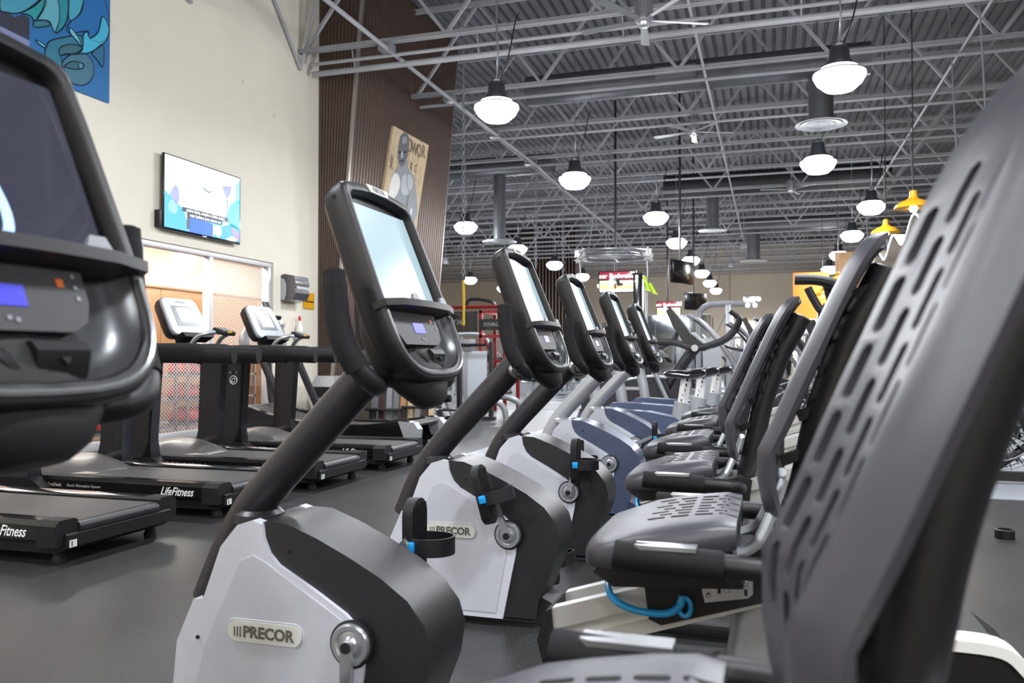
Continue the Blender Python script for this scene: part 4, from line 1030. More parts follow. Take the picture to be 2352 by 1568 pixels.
obj('bin_hood', loft([[(-6.35 + a * .21, 11.1 + b * .21, .56) for a, b in ((-1, -1), (1, -1), (1, 1), (-1, 1))], [(-6.35 + a * .15, 11.1 + b * .15, .72) for a, b in ((-1, -1), (1, -1), (1, 1), (-1, 1))]]), M_steel, t, bevel=0.01)

# ------------------------------------------------------------------ glazed wall and the studio behind it
ys = [1.4, 2.67, 3.94, 5.21, 6.48, 7.75, 9.0, 10.3]
fr = nb(); b2(WX - .13, WX - .02, 1.35, 10.36, 2.29, 2.36, fr); b2(WX - .13, WX - .02, 1.35, 10.36, 0, .09, fr)
window = struct('window_1', fr, M_frame, bevel=0.004)
for y_ in ys: obj('mullion', b2(WX - .13, WX - .02, y_ - .035, y_ + .035, .09, 2.29), M_frame, window, bevel=0.003)
for i, (ya, yb) in enumerate(zip(ys, ys[1:])):
    top_film = (i % 2 == 0)
    obj('transom', b2(WX - .12, WX - .03, ya + .035, yb - .035, 1.02, 1.06), M_frame, window)
    obj('window_pane', b2(WX - .08, WX - .074, ya + .035, yb - .035, 1.06, 2.29), M_film if top_film else M_glass, window, smooth=False)
    obj('window_pane', b2(WX - .08, WX - .074, ya + .035, yb - .035, .09, 1.02), M_glass if top_film else M_film, window, smooth=False)
SX = -10.2
struct('wall_studio_back', b2(SX - .1, SX, 0, 16, 0, 3.2), mat('studio_wall', 'cfc4b4', 0.8), smooth=False)
struct('wall_studio_side', b2(SX, WX - .2, 15.9, 16, 0, 3.2), mat('studio_wall', 'cfc4b4', 0.8), smooth=False)
struct('ceiling_studio', b2(SX, WX - .2, 0, 16, 3.2, 3.25), mat('studio_ceiling', 'efebe4', 0.9), smooth=False)
cab = thing('cabinet_wall', 'tan wooden cupboards along the back of the room behind the glass', 'cabinet', (SX + .3, 9, 0))
yy = 2.0
while yy < 15.5:
    obj('cabinet_panel', b2(SX, SX + .5, yy, yy + 1.33, 0, 2.15), M_dwood, cab, bevel=0.004); yy += 1.345
obj('cabinet_top', b2(SX, SX + .52, 2.0, 15.5, 2.15, 2.18), M_dwood, cab)
area(-8.6, 6.5, 3.15, ROOM_W, 1.6, col=(1.0, 0.94, 0.87), shape='RECTANGLE', sy=9.0, name='studio_light')
area(-8.6, 12.5, 3.15, ROOM_W * .4, 1.6, col=(1.0, 0.94, 0.87), shape='RECTANGLE', sy=4.0, name='studio_light')
# racks of red step platforms behind the glass
def rack(y0, y1, label):
    t = thing('storage_rack', label, 'rack', (-7.55, (y0 + y1) / 2, 0))
    for z in (.10, .42, .74, 1.0): obj('shelf', b2(-7.8, -7.3, y0, y1, z, z + .025), M_steel, t)
    for y_ in (y0, y1 - .03):
        for x_ in (-7.8, -7.33): obj('post', b2(x_, x_ + .03, y_, y_ + .03, 0, 1.15), M_steel, t)
    return t
rk = [(3.0, 5.0, 'grey steel rack behind the glass nearest the camera'), (5.3, 7.2, 'grey steel rack behind the glass, second along'), (7.4, 8.9, 'grey steel rack behind the dotted glass'), (9.1, 10.6, 'grey steel rack behind the last glass pane')]
nlab = {'0': 'lowest', '1': 'middle', '2': 'upper'}
first = None; kmr = None
for ri, (y0, y1, lab) in enumerate(rk):
    rack(y0, y1, lab)
    for si, z in enumerate((.127, .447, .767)):
        y_ = y0 + .25; n_ = 0
        while y_ < y1 - .2:
            if first is None:
                first = thing('balance_dome', 'red balance dome on a rack behind the glass', 'exercise dome', (-7.55, y_, z), 'red domes on the racks')
                obj('dome', lathe([(.2, .03), (.205, .05), (.19, .12), (.14, .18), (.07, .21)], (-7.55, y_, z), 'Z', 18), M_red, first)
                obj('platform', lathe([(.18, 0), (.21, .01), (.21, .035), (.19, .045)], (-7.55, y_, z), 'Z', 18), M_black, first)
                kmr = CH()
                first['label'] = 'x'
            else: pass
            ordn = ('first', 'second', 'third', 'fourth', 'fifth')[n_]
            lb_ = 'red dome %s from the near end, %s shelf of the %s rack' % (ordn, ('lowest', 'middle', 'upper')[si], ('nearest', 'second', 'third', 'last')[ri])
            if first['label'] == 'x': first['label'] = lb_
            else: dup(first, (-7.55 + random.uniform(-.04, .04), y_, z), lb_, kidmap=kmr)
            y_ += .44; n_ += 1
t = thing('wall_notice', 'white paper notice on the cabinets behind the clear pane', 'notice', (SX + .51, 12.6, 1.2))
obj('sheet', b2(SX + .5, SX + .512, 12.3, 12.75, 1.15, 1.65), M_white, t); obj('tape', b2(SX + .51, SX + .515, 12.4, 12.6, 1.62, 1.66), M_lsteel, t)

# artwork board on the brown block
def board():
    x = -6.26
    def P(px, py):
        a = (px - 1176) / FPX; b = -(py - 784) / FPX; s_, c_ = math.sin(YAW), math.cos(YAW); thp = PITCH
        r = Vector((-s_ * math.cos(thp) + a * c_ + b * s_ * math.sin(thp), c_ * math.cos(thp) + a * s_ - b * c_ * math.sin(thp), math.sin(thp) + b * math.cos(thp)))
        k = x / r.x; return (r.y * k, 1 + r.z * k)
    lean = lambda z: bxx(z) - bxx(3.7) + 0.055
    t = thing('portrait_board', 'tan plank board with a grey drawn bare chested figure, on the brown metal wall', 'artwork', (x, 13.6, 3.4))
    c = [P(892, 290), P(974, 335), P(958, 560), P(874, 520)]
    def slab(q, f, bk, col, nm, sm=False, ol=False):
        if sm: q = [(p[1], p[2]) for p in smooth_pts([(0, a, b) for a, b in q + [q[0]]], 3)][:-1]
        return obj(nm, prism(q, lambda a, b: (bxx(b) + .03 + bk, a, b), lambda a, b: (bxx(b) + .03 + f, a, b)), col, t, smooth=False)
    n_ = 4   # planks
    for i in range(n_):
        u0, u1 = i / n_, (i + 1) / n_ - .012
        L = lambda u, A, B: (A[0] + (B[0] - A[0]) * u, A[1] + (B[1] - A[1]) * u)
        slab([L(u0, c[0], c[1]), L(u1, c[0], c[1]), L(u1, c[3], c[2]), L(u0, c[3], c[2])], .05, 0, M_tan, 'plank')
    Z = lambda pts: [P(870 + a / 5.806, 270 + b / 5.806) for a, b in pts]
    g1, g2, g3, g4 = flat('5f6368'), flat('8f9499'), flat('b9bdc0'), flat('e6e4de')
    slab(Z([(215, 330), (225, 250), (270, 205), (320, 240), (340, 330), (338, 480), (320, 570), (290, 640), (250, 650), (215, 560), (205, 430)]), .056, .05, g1, 'drawn_head', True)
    slab(Z([(225, 640), (330, 570), (345, 650), (400, 740), (440, 800), (480, 1000), (520, 1250), (480, 1400), (420, 1500), (190, 1500), (190, 1160), (180, 1000), (150, 800), (190, 720)]), .055, .05, g2, 'drawn_torso', True)
    slab(Z([(180, 740), (235, 770), (262, 880), (240, 1000), (200, 1080), (190, 1180), (140, 1150), (130, 950), (150, 800)]), .058, .05, g4, 'drawn_towel', True)
    slab(Z([(255, 260), (300, 270), (305, 330), (270, 360), (245, 320)]), .058, .05, g2, 'drawn_shading', True)
    slab(Z([(215, 450), (240, 450), (240, 480), (215, 480)]), .058, .05, M_hole, 'drawn_shading'); slab(Z([(280, 450), (310, 450), (308, 480), (282, 480)]), .058, .05, M_hole, 'drawn_shading')
    slab(Z([(250, 455), (265, 455), (272, 540), (245, 540)]), .058, .05, g3, 'drawn_shading')
    slab(Z([(240, 575), (285, 570), (280, 590), (245, 592)]), .058, .05, M_hole, 'drawn_shading')
    slab(Z([(350, 760), (400, 780), (430, 880), (400, 980), (360, 900)]), .058, .05, g3, 'drawn_shading', True)
    slab(Z([(280, 800), (330, 760), (350, 900), (380, 1000), (330, 1040), (280, 960)]), .057, .05, g3, 'drawn_shading', True)
    slab(Z([(375, 1040), (390, 1040), (370, 1300), (350, 1300)]), .058, .05, g1, 'drawn_shading')
    slab(Z([(430, 1200), (445, 1220), (435, 1310), (415, 1290)]), .058, .05, g4, 'drawn_shading')
    ink = flat('6b5844')
    for s_, (a, b) in (('D', (355, 390)), ('W', (415, 430)), ('O', (480, 460)), ('R', (535, 470)), ('K', (395, 660)), ('C', (450, 690)), ('H', (135, 560)), ('A', (130, 640))):
        q = Z([(a, b)])[0]
        text(s_, .34 if b < 500 else .2, t, (bxx(q[1]) + .03 + .057, q[0], q[1]), (0, 1, 0), (.085, 0, 1), ink, xs=.75, bold=.001, name='drawn_letter')
board()

# ------------------------------------------------------------------ upright bikes at the end of the row
def upright_bike():
    t = thing('upright_bike', 'x', 'exercise bike', (-.9, 0, 0))
    sh = [(-1.64, .06), (-1.66, .3), (-1.60, .47), (-1.53, .535), (-1.4, .54), (-.95, .515), (-.72, .47), (-.62, .40), (-.6, .2), (-.66, .06)]
    obj('shroud', pxz(sh, -.10, .10), M_navy, t, bevel=0.04, seg=4, ang=60)
    for s in (-1, 1): obj('side_cheek', pxz([(-1.62, .06), (-1.64, .28), (-1.52, .46), (-1.1, .36), (-.8, .2), (-.82, .06)], s * .085, s * .112), M_shroud, t, bevel=0.012)
    obj('base_beam', b2(-1.67, -.35, -.05, .05, .01, .06), M_rubber, t, bevel=0.01)
    for x in (-1.62, -.4): obj('foot', b2(x - .035, x + .035, -.25, .25, 0, .05), M_rubber, t, bevel=0.014)
    obj('mast', tube([(-1.43, 0, .50), (-1.46, 0, .7), (-1.52, 0, .95)], .055, 16, 3), M_lsteel, t)
    obj('seat_post_sleeve', tube([(-.74, 0, .12), (-.69, 0, .45), (-.665, 0, .60)], .075, 14, 2, ry=.75), M_lsteel, t)
    obj('seat_post', tube([(-.68, 0, .5), (-.63, 0, .84)], .045, 4, 1), M_white, t)
    nt_ = nb()
    for i in range(5): box(nt_, (-.622 + (-.012) * i, -.034, .80 - .045 * i), (.018, .01, .022))
    obj('height_notches', nt_, M_hole, t, kind='stuff')
    obj('height_knob', bx((-.66, -.0, .845), (.20, .08, .02)), M_blue, t)
    sd = []
    for x, hw, zt, zb in ((-.83, .02, .86, .84), (-.79, .045, .88, .82), (-.70, .07, .885, .81), (-.62, .11, .88, .80), (-.55, .135, .90, .805), (-.49, .12, .90, .82), (-.465, .07, .885, .84)):
        sd.append([Vector((x, hw * math.cos(2 * PI * i / 16), (zt + zb) / 2 + (zt - zb) / 2 * math.sin(2 * PI * i / 16))) for i in range(16)])
    obj('saddle', loft(sd), M_blackgloss, t)
    for s in (-1, 1):
        obj('crank_disc', cyl((-.92, s * .11, .30), (-.92, s * .125, .30), .045, 20), M_silver, t)
        obj('crank_arm', b2(-.93, -.91, s * .125, s * .14, .30, .30 + s * .16), M_silver, t, bevel=0.003); obj('pedal', bx((-.92, s * .20, .30 + s * .16), (.09, .10, .025)), M_rubber, t, bevel=0.006)
        obj('handlebar', tube([(-1.52, 0, .93), (-1.44, s * .12, .92), (-1.36, s * .22, .95), (-1.38, s * .25, 1.08), (-1.42, s * .25, 1.18)], .022, 10, 4), M_black, t)
    P0 = Vector((-1.57, 0, 1.36)); d = Vector((.37, 0, -.93)).normalized(); n = Vector((.93, 0, .37)).normalized()
    ol = [(-.15, 0), (.15, 0), (.17, .03), (.175, .34), (.13, .44), (.05, .48), (-.05, .48), (-.13, .44), (-.175, .34), (-.17, .03)]
    obj('console_head', loft([[P0 + d * (.2 + (w - .2) * sc) + n * q + Vector((0, v * sc, 0)) for v, w in ol] for sc, q in ((.7, -.08), (1, -.05), (1, -.005), (.95, 0))]), M_black, t)
    obj('screen', loft([[P0 + d * w + n * q + Vector((0, v, 0)) for v, w in ((-.13, .05), (.13, .05), (.13, .29), (-.13, .29))] for q in (-.002, .003)]), M_screen, t)
    return t
ub = upright_bike(); km = CH()
for i, (Y, X, lab) in enumerate(((7.45, -.98, 'upright bike with black saddle and silver mast, first past the recumbent row'), (8.45, -.92, 'upright bike with black saddle, middle of the three past the recumbent row'), (9.5, -.84, 'upright bike with black saddle, last of the three past the recumbent row'))):
    if i == 0: ub.location = (X, Y, 0); ub['label'] = lab; ub['group'] = 'upright bikes'
    else: dup(ub, (X, Y, 0), lab, 'upright bikes', kidmap=km)

# ------------------------------------------------------------------ cross trainers
def cross_trainer():
    t = thing('cross_trainer', 'x', 'cross trainer', (0, 0, 0))
    obj('drive_housing', pxz([(-1.0, .06), (-1.02, .55), (-.9, .68), (-.6, .74), (-.3, .72), (-.2, .5), (-.25, .06)], -.16, .16), M_char, t, bevel=0.04, seg=3)
    obj('housing_trim', tube([(-.98, -.165, .60), (-.8, -.165, .70), (-.5, -.165, .745), (-.3, -.165, .74)], .016, 8, 4), M_white, t)
    obj('housing_panel', pxz([(-.5, .08), (-.15, .7), (-.05, .74), (-.1, .3), (-.2, .08)], -.18, .18), M_graphite, t, bevel=0.02)
    obj('housing_label', b2(-.92, -.62, -.168, -.163, .56, .60), M_lsteel, t)
    obj('base_beam', b2(-1.05, 1.0, -.06, .06, .02, .1), M_rubber, t, bevel=0.012)
    for x in (-1.0, .95): obj('foot', b2(x - .04, x + .04, -.3, .3, 0, .06), M_rubber, t, bevel=0.012)
    obj('mast', tube([(-.35, 0, .5), (-.05, 0, .95), (.15, 0, 1.2)], .075, 12, 3, ry=.8), M_graphite, t)
    obj('console_head', pxz([(-.28, 1.62), (-.22, 1.66), (.05, 1.30), (.28, 1.12), (.2, 1.08), (-.02, 1.15), (-.2, 1.42)], -.17, .17), M_char, t, bevel=0.02, seg=2)
    obj('screen', pxz([(-.17, 1.605), (-.165, 1.61), (.02, 1.365), (.015, 1.36)], -.13, .13), M_screen, t)
    obj('console_lip', pxz([(.06, 1.30), (.08, 1.33), (.30, 1.13), (.28, 1.11)], -.12, .12), M_lsteel, t, bevel=0.006)
    for s in (-1, 1):
        obj('upper_link', tube([(-.55, s * .22, 1.20), (-.2, s * .22, 1.20), (.1, s * .2, 1.12), (.45, s * .2, 1.22), (.62, s * .2, 1.38)], .04, 8, 3, ry=.5), M_graphite, t)
        obj('link_arm', tube([(-.55, s * .22, 1.22), (-.57, s * .22, .7)], .035, 8, 1, ry=.6), M_graphite, t)
        obj('swing_leg', tube([(-.5, s * .22, 1.02), (-.4, s * .24, .75), (-.2, s * .26, .35), (.0, s * .26, .22)], .03, 8, 3), M_steel, t)
        obj('pivot_cap', cyl((.1, s * .235, 1.12), (.1, s * .25, 1.12), .045, 16), M_silver, t)
        obj('hand_grip', tube([(.6, s * .2, 1.36), (.66, s * .2, 1.5), (.55, s * .2, 1.6)], .035, 10, 3), M_rubber, t)
        obj('foot_plate', pxz([(-.1, .2), (.35, .26), (.36, .3), (-.1, .24)], s * .14, s * .32), M_rubber, t, bevel=0.008)
        obj('rear_rail', b2(.1, .95, s * .2 - .03, s * .2 + .03, .1, .18), M_silver, t, bevel=0.005)
    return t
ct = cross_trainer(); km = CH()
for i, (X, Y, rz, lab) in enumerate(((-1.05, 11.3, 0, 'dark cross trainer with folding link arms behind the upright bikes'), (-2.15, 14.3, .1, 'second dark cross trainer, mostly behind the recumbent consoles'))):
    if i == 0: ct.location = (X, Y, 0); ct['label'] = lab; ct['group'] = 'cross trainers'
    else: dup(ct, (X, Y, 0), lab, 'cross trainers', rotz=rz, kidmap=km)
def elliptical():
    t = thing('elliptical_trainer', 'x', 'elliptical trainer', (0, 0, 0))
    obj('drive_housing', pxz([(.25, .05), (.2, .5), (.35, .62), (.75, .55), (.95, .3), (.95, .05)], -.2, .2), M_graphite, t, bevel=0.05, seg=3)
    obj('mast', tube([(.45, 0, .5), (.38, 0, 1.0), (.32, 0, 1.3)], .06, 10, 3), M_steel, t)
    obj('console_head', pxz([(.2, 1.55), (.26, 1.58), (.42, 1.3), (.34, 1.25)], -.16, .16), M_char, t, bevel=0.02)
    obj('base_beam', b2(-.9, .95, -.05, .05, .02, .09), M_rubber, t, bevel=0.01)
    for x in (-.88, .85): obj('foot', b2(x - .04, x + .04, -.3, .3, 0, .06), M_rubber, t, bevel=0.012)
    for s in (-1, 1):
        obj('moving_arm', tube([(-.55, s * .25, 1.62), (-.35, s * .26, 1.5), (-.1, s * .27, 1.2), (.12, s * .27, .85), (.25, s * .26, .45)], .032, 10, 5), M_steel, t)
        obj('fixed_bar', tube([(-.52, s * .2, 1.6), (-.3, s * .2, 1.42), (-.05, s * .18, 1.18), (.2, s * .12, 1.1), (.38, 0, 1.1)], .022, 8, 5), M_graphite, t)
        obj('foot_plate', b2(-.45, -.05, s * .1, s * .28, .28, .33), M_rubber, t, bevel=0.01); obj('pedal_arm', tube([(-.3, s * .19, .28), (.5, s * .22, .22)], .03, 8, 1), M_steel, t)
    return t
el = elliptical(); km = CH()
for i, (X, Y, rz, lab) in enumerate(((-.6, 12.6, 0, 'grey elliptical with long curved moving arms before the silver gantry'), (.35, 13.6, .3, 'grey elliptical with raised arms, behind the seat backs'), (-.2, 15.4, .2, 'grey elliptical deeper in the hall, behind the curved arm one'))):
    if i == 0: el.location = (X, Y, 0); el['label'] = lab; el['group'] = 'ellipticals'
    else: dup(el, (X, Y, 0), lab, 'ellipticals', rotz=rz, kidmap=km)

# ------------------------------------------------------------------ black climbers and fan bikes
def climber():
    t = thing('climber', 'x', 'climber', (0, 0, 0))
    obj('upright_column', pxz([(-.12, .1), (-.1, 1.45), (-.04, 1.55), (.06, 1.4), (.10, .1)], -.09, .09), M_blackgloss, t, bevel=0.02)
    obj('top_arm', tube([(-.32, 0, 1.80), (-.05, 0, 1.78), (.2, 0, 1.66), (.4, 0, 1.38)], .055, 10, 3, ry=1.3), M_rubber, t)
    obj('climb_arm', tube([(-.20, -.16, 1.70), (-.1, -.16, 1.5), (.06, -.16, 1.3)], .04, 8, 2), M_black, t)
    obj('climb_arm', tube([(.0, .16, 1.76), (.12, .16, 1.3), (.3, .16, .9), (.5, .16, .4)], .045, 8, 3), M_black, t)
    obj('side_lever', tube([(-.4, -.12, 1.3), (-.2, -.1, 1.05), (.0, -.1, .8)], .035, 8, 2), M_black, t)
    obj('hand_grip', tube([(.42, -.12, 1.9), (.42, -.12, 1.45), (.36, -.12, 1.25)], .028, 8, 2), M_foam, t); obj('hand_grip', tube([(.34, .1, 1.72), (.36, .1, 1.35)], .028, 8, 1), M_foam, t)
    obj('cross_brace', tube([(.0, 0, 1.22), (.3, 0, 1.26)], .035, 8, 1), M_black, t); obj('lower_brace', tube([(.05, -.08, .95), (.4, -.08, 1.02)], .02, 8, 1), M_black, t)
    obj('service_sticker', b2(-.09, .02, -.093, -.0905, 1.12, 1.2), M_white, t)
    obj('step_housing', pxz([(-.35, .05), (-.3, .35), (.0, .5), (.6, .42), (.8, .05)], -.25, .25), M_rubber, t, bevel=0.03)
    obj('foot_bar', b2(-.5, -.42, -.35, .35, 0, .07), M_rubber, t, bevel=0.01); obj('foot_bar', b2(.8, .88, -.35, .35, 0, .07), M_rubber, t, bevel=0.01); obj('base_beam', b2(-.46, .85, -.05, .05, .02, .09), M_rubber, t)
    return t
cb = climber(); km = CH()
for i, (X, Y, rz, lab) in enumerate(((.56, 9.0, 0, 'black climber with crossed arms and white sticker, between the seat backs'), (1.0, 10.6, .4, 'black climber behind the first one, by the orange wall'))):
    if i == 0: cb.location = (X, Y, 0); cb['label'] = lab
    else: dup(cb, (X, Y, 0), lab, kidmap=km, rotz=rz)
def fan_bike():
    t = thing('fan_bike', 'x', 'fan bike', (0, 0, 0))
    for s in (-1, 1):
        for r in (.1, .18, .26, .33):
            obj('cage_ring', tube([(r * math.cos(a), s * .07, .45 + r * math.sin(a)) for a in [2 * PI * i / 28 for i in range(28)]], .006, 5, 1, closed=True), M_steel, t)
    sp = nb()
    for s in (-1, 1):
        for i in range(24): a = 2 * PI * i / 24; cyl((.05 * math.cos(a), s * .07, .45 + .05 * math.sin(a)), (.34 * math.cos(a), s * .07, .45 + .34 * math.sin(a)), .004, 4, sp)
    obj('cage_spokes', sp, M_graphite, t, kind='stuff')
    for i in range(8):
        a = 2 * PI * i / 8; obj('fan_blade', bx((.18 * math.cos(a), 0, .45 + .18 * math.sin(a)), (.22, .09, .006), RY(-a)), M_rubber, t)
    obj('frame', tube([(-.05, 0, .1), (.3, 0, .35), (.65, 0, .45), (.72, 0, .85)], .035, 8, 3), M_black, t); obj('base_beam', b2(-.45, .9, -.04, .04, .03, .1), M_black, t)
    for x in (-.42, .86): obj('foot', b2(x - .04, x + .04, -.26, .26, 0, .06), M_rubber, t, bevel=0.01)
    for s in (-1, 1): obj('moving_arm', tube([(.2, s * .16, .35), (.05, s * .2, .8), (.12, s * .22, 1.2)], .022, 8, 3), M_black, t)
    obj('saddle', pxz([(.58, .86), (.6, .92), (.85, .93), (.86, .87)], -.1, .1), M_rubber, t, bevel=0.025)
    return t
fb_ = fan_bike(); km = CH()
for i, (X, Y, lab) in enumerate(((.22, 7.9, 'fan bike with round wire cage behind the second seat back'), (1.7, 7.4, 'fan bike with wire cage farther to the front desk side'))):
    if i == 0: fb_.location = (X, Y, 0); fb_['label'] = lab
    else: dup(fb_, (X, Y, 0), lab, kidmap=km)

# ------------------------------------------------------------------ strength machines
def gantry():
    t = thing('cable_gantry', 'silver cable crossover frame with rounded top bar, before the mirrors', 'cable machine', (-1.2, 20, 0))
    obj('rounded_frame', tube([(-1.62, 20, .05), (-1.62, 20, 1.9), (-1.58, 20, 2.1), (-1.42, 20, 2.22), (-1.2, 20, 2.25), (-.55, 20, 2.25)], .07, 8, 3), M_lsteel, t)
    obj('post', b2(-1.0, -.88, 19.94, 20.06, 0, 2.25), M_lsteel, t, bevel=0.01)
    obj('pulley_head', bx((-.45, 20, 2.3), (.3, .2, .25)), M_silver, t, bevel=0.03)
    for i in range(4): obj('pulley', cyl((-.5 + i * .08, 19.87, 2.2 + (i % 2) * .14), (-.5 + i * .08, 19.92, 2.2 + (i % 2) * .14), .06, 14), M_silver, t)
    obj('weight_stack', b2(-1.5, -1.12, 19.95, 20.1, .1, 1.2), M_graphite, t); obj('stack_cover', b2(-1.52, -1.1, 19.9, 19.94, .1, 1.45), M_lsteel, t)
    obj('cable', tube([(-1.3, 20, 1.3), (-1.3, 20, 1.95)], .01, 5, 1), M_rubber, t); obj('foot', b2(-1.9, -.5, 19.7, 19.8, 0, .08), M_lsteel, t); obj('foot', b2(-1.9, -.5, 20.2, 20.3, 0, .08), M_lsteel, t)
    obj('brace', tube([(-1.25, 20, 1.5), (-.98, 20, 2.1)], .02, 6, 1), M_steel, t)
gantry()
def strength_machine():
    t = thing('strength_machine', 'x', 'weight machine', (0, 0, 0))
    obj('frame', tube([(-.5, 0, .05), (-.5, 0, 1.5), (-.42, 0, 1.6), (.1, 0, 1.6), (.3, 0, 1.45), (.45, 0, .9)], .045, 8, 3), M_lsteel, t)
    for s in (-1, 1): obj('guide_rod', cyl((-.38, s * .08, .1), (-.38, s * .08, 1.55), .012, 6), M_silver, t)
    for i in range(9): obj('weight_plate', b2(-.46, -.30, -.14, .14, .12 + i * .05, .16 + i * .05), M_graphite, t)
    obj('stack_cover', b2(-.52, -.26, -.20, -.185, .08, 1.3), M_lsteel, t, bevel=0.01); obj('stack_cover', b2(-.52, -.26, .185, .20, .08, 1.3), M_lsteel, t, bevel=0.01)
    obj('seat_cushion', b2(.1, .55, -.2, .2, .42, .50), M_rubber, t, bevel=0.025); obj('back_cushion', bx((.05, 0, .8), (.09, .34, .6), RY(-.15)), M_rubber, t, bevel=0.03)
    obj('seat_post', b2(.28, .36, -.04, .04, .05, .42), M_lsteel, t)
    for s in (-1, 1):
        obj('press_arm', tube([(.1, s * .22, 1.4), (.45, s * .33, 1.15), (.65, s * .33, .95)], .028, 8, 3), M_steel, t); obj('press_grip', tube([(.6, s * .33, 1.0), (.72, s * .33, .86)], .032, 8, 1), M_rubber, t)
        obj('foot_rail', b2(-.55, .65, s * .28 - .03, s * .28 + .03, 0, .06), M_lsteel, t)
    obj('cross_foot', b2(-.55, -.48, -.3, .3, 0, .07), M_lsteel, t); obj('cross_foot', b2(.55, .62, -.3, .3, 0, .07), M_lsteel, t)
    return t
sm = strength_machine(); km = CH()
spots = [(-3.3, 22.6, .2, 'silver weight machine behind the hanging television'), (-2.5, 24.5, 2.2, 'silver weight machine left of the black tower base'), (-1.9, 22.8, -.4, 'silver weight machine under the farther television'),
         (-.2, 21.5, .3, 'silver weight machine just past the cable gantry'), (.5, 23.4, 2.8, 'silver weight machine before the bright part of the mirrors'), (1.3, 21.0, 1.2, 'silver weight machine behind the black climber'),
         (-5.9, 24.0, .5, 'silver weight machine behind the dumbbell rack'), (-4.7, 26.2, 1.9, 'silver weight machine beyond the pale floor, in the deep left bay'), (-.9, 26.5, .9, 'silver weight machine close to the long mirror'),
         (2.0, 15.5, 2.9, 'silver weight machine under the nearer yellow lamps'), (1.6, 12.6, .4, 'silver weight machine seen between two seat backs'), (2.6, 18.5, 1.2, 'silver weight machine in front of the wooden bulkhead'), (-7.4, 20.5, .2, 'silver weight machine behind the red rack')]
for i, (X, Y, rz, lab) in enumerate(spots):
    if i == 0: sm.location = (X, Y, 0); sm.rotation_euler = (0, 0, rz); sm['label'] = lab; sm['group'] = 'silver weight machines'
    else: dup(sm, (X, Y, 0), lab, 'silver weight machines', rotz=rz, kidmap=km)

# red training rig and grey stack machine near the brown block
t = thing('training_rig', 'red steel training rig with black header board, beside the brown block', 'training rig', (-5.0, 14.2, 0))
for x in (-5.0, -4.55):
    for y_ in (14.0, 14.8): obj('post', b2(x, x + .06, y_, y_ + .06, 0, 1.85), M_redsteel, t, bevel=0.006)
    obj('top_rail', b2(x, x + .06, 14.06, 14.8, 1.79, 1.85), M_redsteel, t)
for z in (1.79, 1.35, .9): obj('cross_rail', b2(-5.0, -4.5, 14.0, 14.05, z, z + .05), M_redsteel, t)
obj('top_bar', tube([(-6.1, 14.0, 1.90), (-4.45, 14.0, 1.90)], .03, 8, 1), M_redsteel, t)
obj('diagonal_brace', tube([(-4.9, 14.0, 1.3), (-4.72, 14.0, 1.0)], .03, 6, 1), M_redsteel, t); obj('arch', tube([(-5.3, 14.1, 1.9), (-5.2, 14.1, 2.05), (-4.8, 14.1, 2.0), (-4.7, 14.1, 1.88)], .03, 8, 3), M_graphite, t)
obj('header_board', b2(-6.15, -5.02, 13.94, 13.98, 1.45, 1.82), M_blackgloss, t); obj('header_board', b2(-4.98, -4.45, 13.94, 13.98, 1.48, 1.68), M_blackgloss, t)
text('SYNRGY360', .12, t, (-5.55, 13.935, 1.63), (1, 0, 0), (0, 0, 1), M_lsteel); text('SYNRGY', .09, t, (-4.72, 13.935, 1.58), (1, 0, 0), (0, 0, 1), M_lsteel)
obj('rubber_roll', cyl((-4.75, 13.7, 1.0), (-4.75, 13.9, 1.0), .06, 10), M_rubber, t)
t = thing('stack_machine', 'grey weight stack machine with frosted cover, beside the red rig', 'weight machine', (-4.85, 12.9, 0))
obj('stack_frame', b2(-4.98, -4.92, 12.85, 12.95, 0, 1.25), M_graphite, t); obj('stack_frame', b2(-4.42, -4.36, 12.85, 12.95, 0, 1.25), M_graphite, t); obj('top_box', b2(-5.0, -4.7, 12.8, 13.0, 1.1, 1.3), M_steel, t, bevel=0.01)
obj('frosted_cover', b2(-4.85, -4.45, 12.84, 12.87, .15, 1.1), mat('frosted_cover', 'b9c0c8', 0.25), t); obj('cover_band', b2(-4.85, -4.78, 12.83, 12.845, .15, 1.1), M_lsteel, t)
for i in range(10): obj('weight_plate', b2(-4.85, -4.5, 12.88, 12.98, .12 + i * .05, .16 + i * .05), M_graphite, t)
obj('front_box', b2(-5.5, -5.02, 12.6, 12.75, .45, 1.0), M_steel, t, bevel=0.015); obj('box_knob', lathe([(.02, 0), (.03, -.02), (.015, -.04)], (-5.15, 12.6, .85), 'Y', 12), M_rubber, t)
for (a, b) in (((-4.3, 12.6, .34), (-4.0, 12.3, 0)), ((-4.1, 12.9, .36), (-3.75, 12.5, 0))):
    obj('curved_foot', tube([(a[0] - .3, a[1], a[2]), (a[0], a[1], a[2] - .02), (a[0] + .2, a[1], a[2] - .12), (a[0] + .27, a[1], .02)], .05, 10, 4), M_steel, t)
obj('arm', tube([(-5.4, 12.7, 1.1), (-5.3, 12.7, 1.25), (-4.9, 12.7, 1.2), (-4.4, 12.7, 1.2)], .025, 8, 3), M_rubber, t)
for x in (-5.3, -5.15): obj('leg', tube([(x, 12.55, .45), (x + .25, 12.5, .02)], .025, 8, 1), M_steel, t)
obj('padded_roller', cyl((-5.35, 12.5, .33), (-4.95, 12.5, .33), .06, 12), M_rubber, t)
obj('foot_bar', b2(-5.5, -4.2, 12.5, 12.6, 0, .05), M_graphite, t)
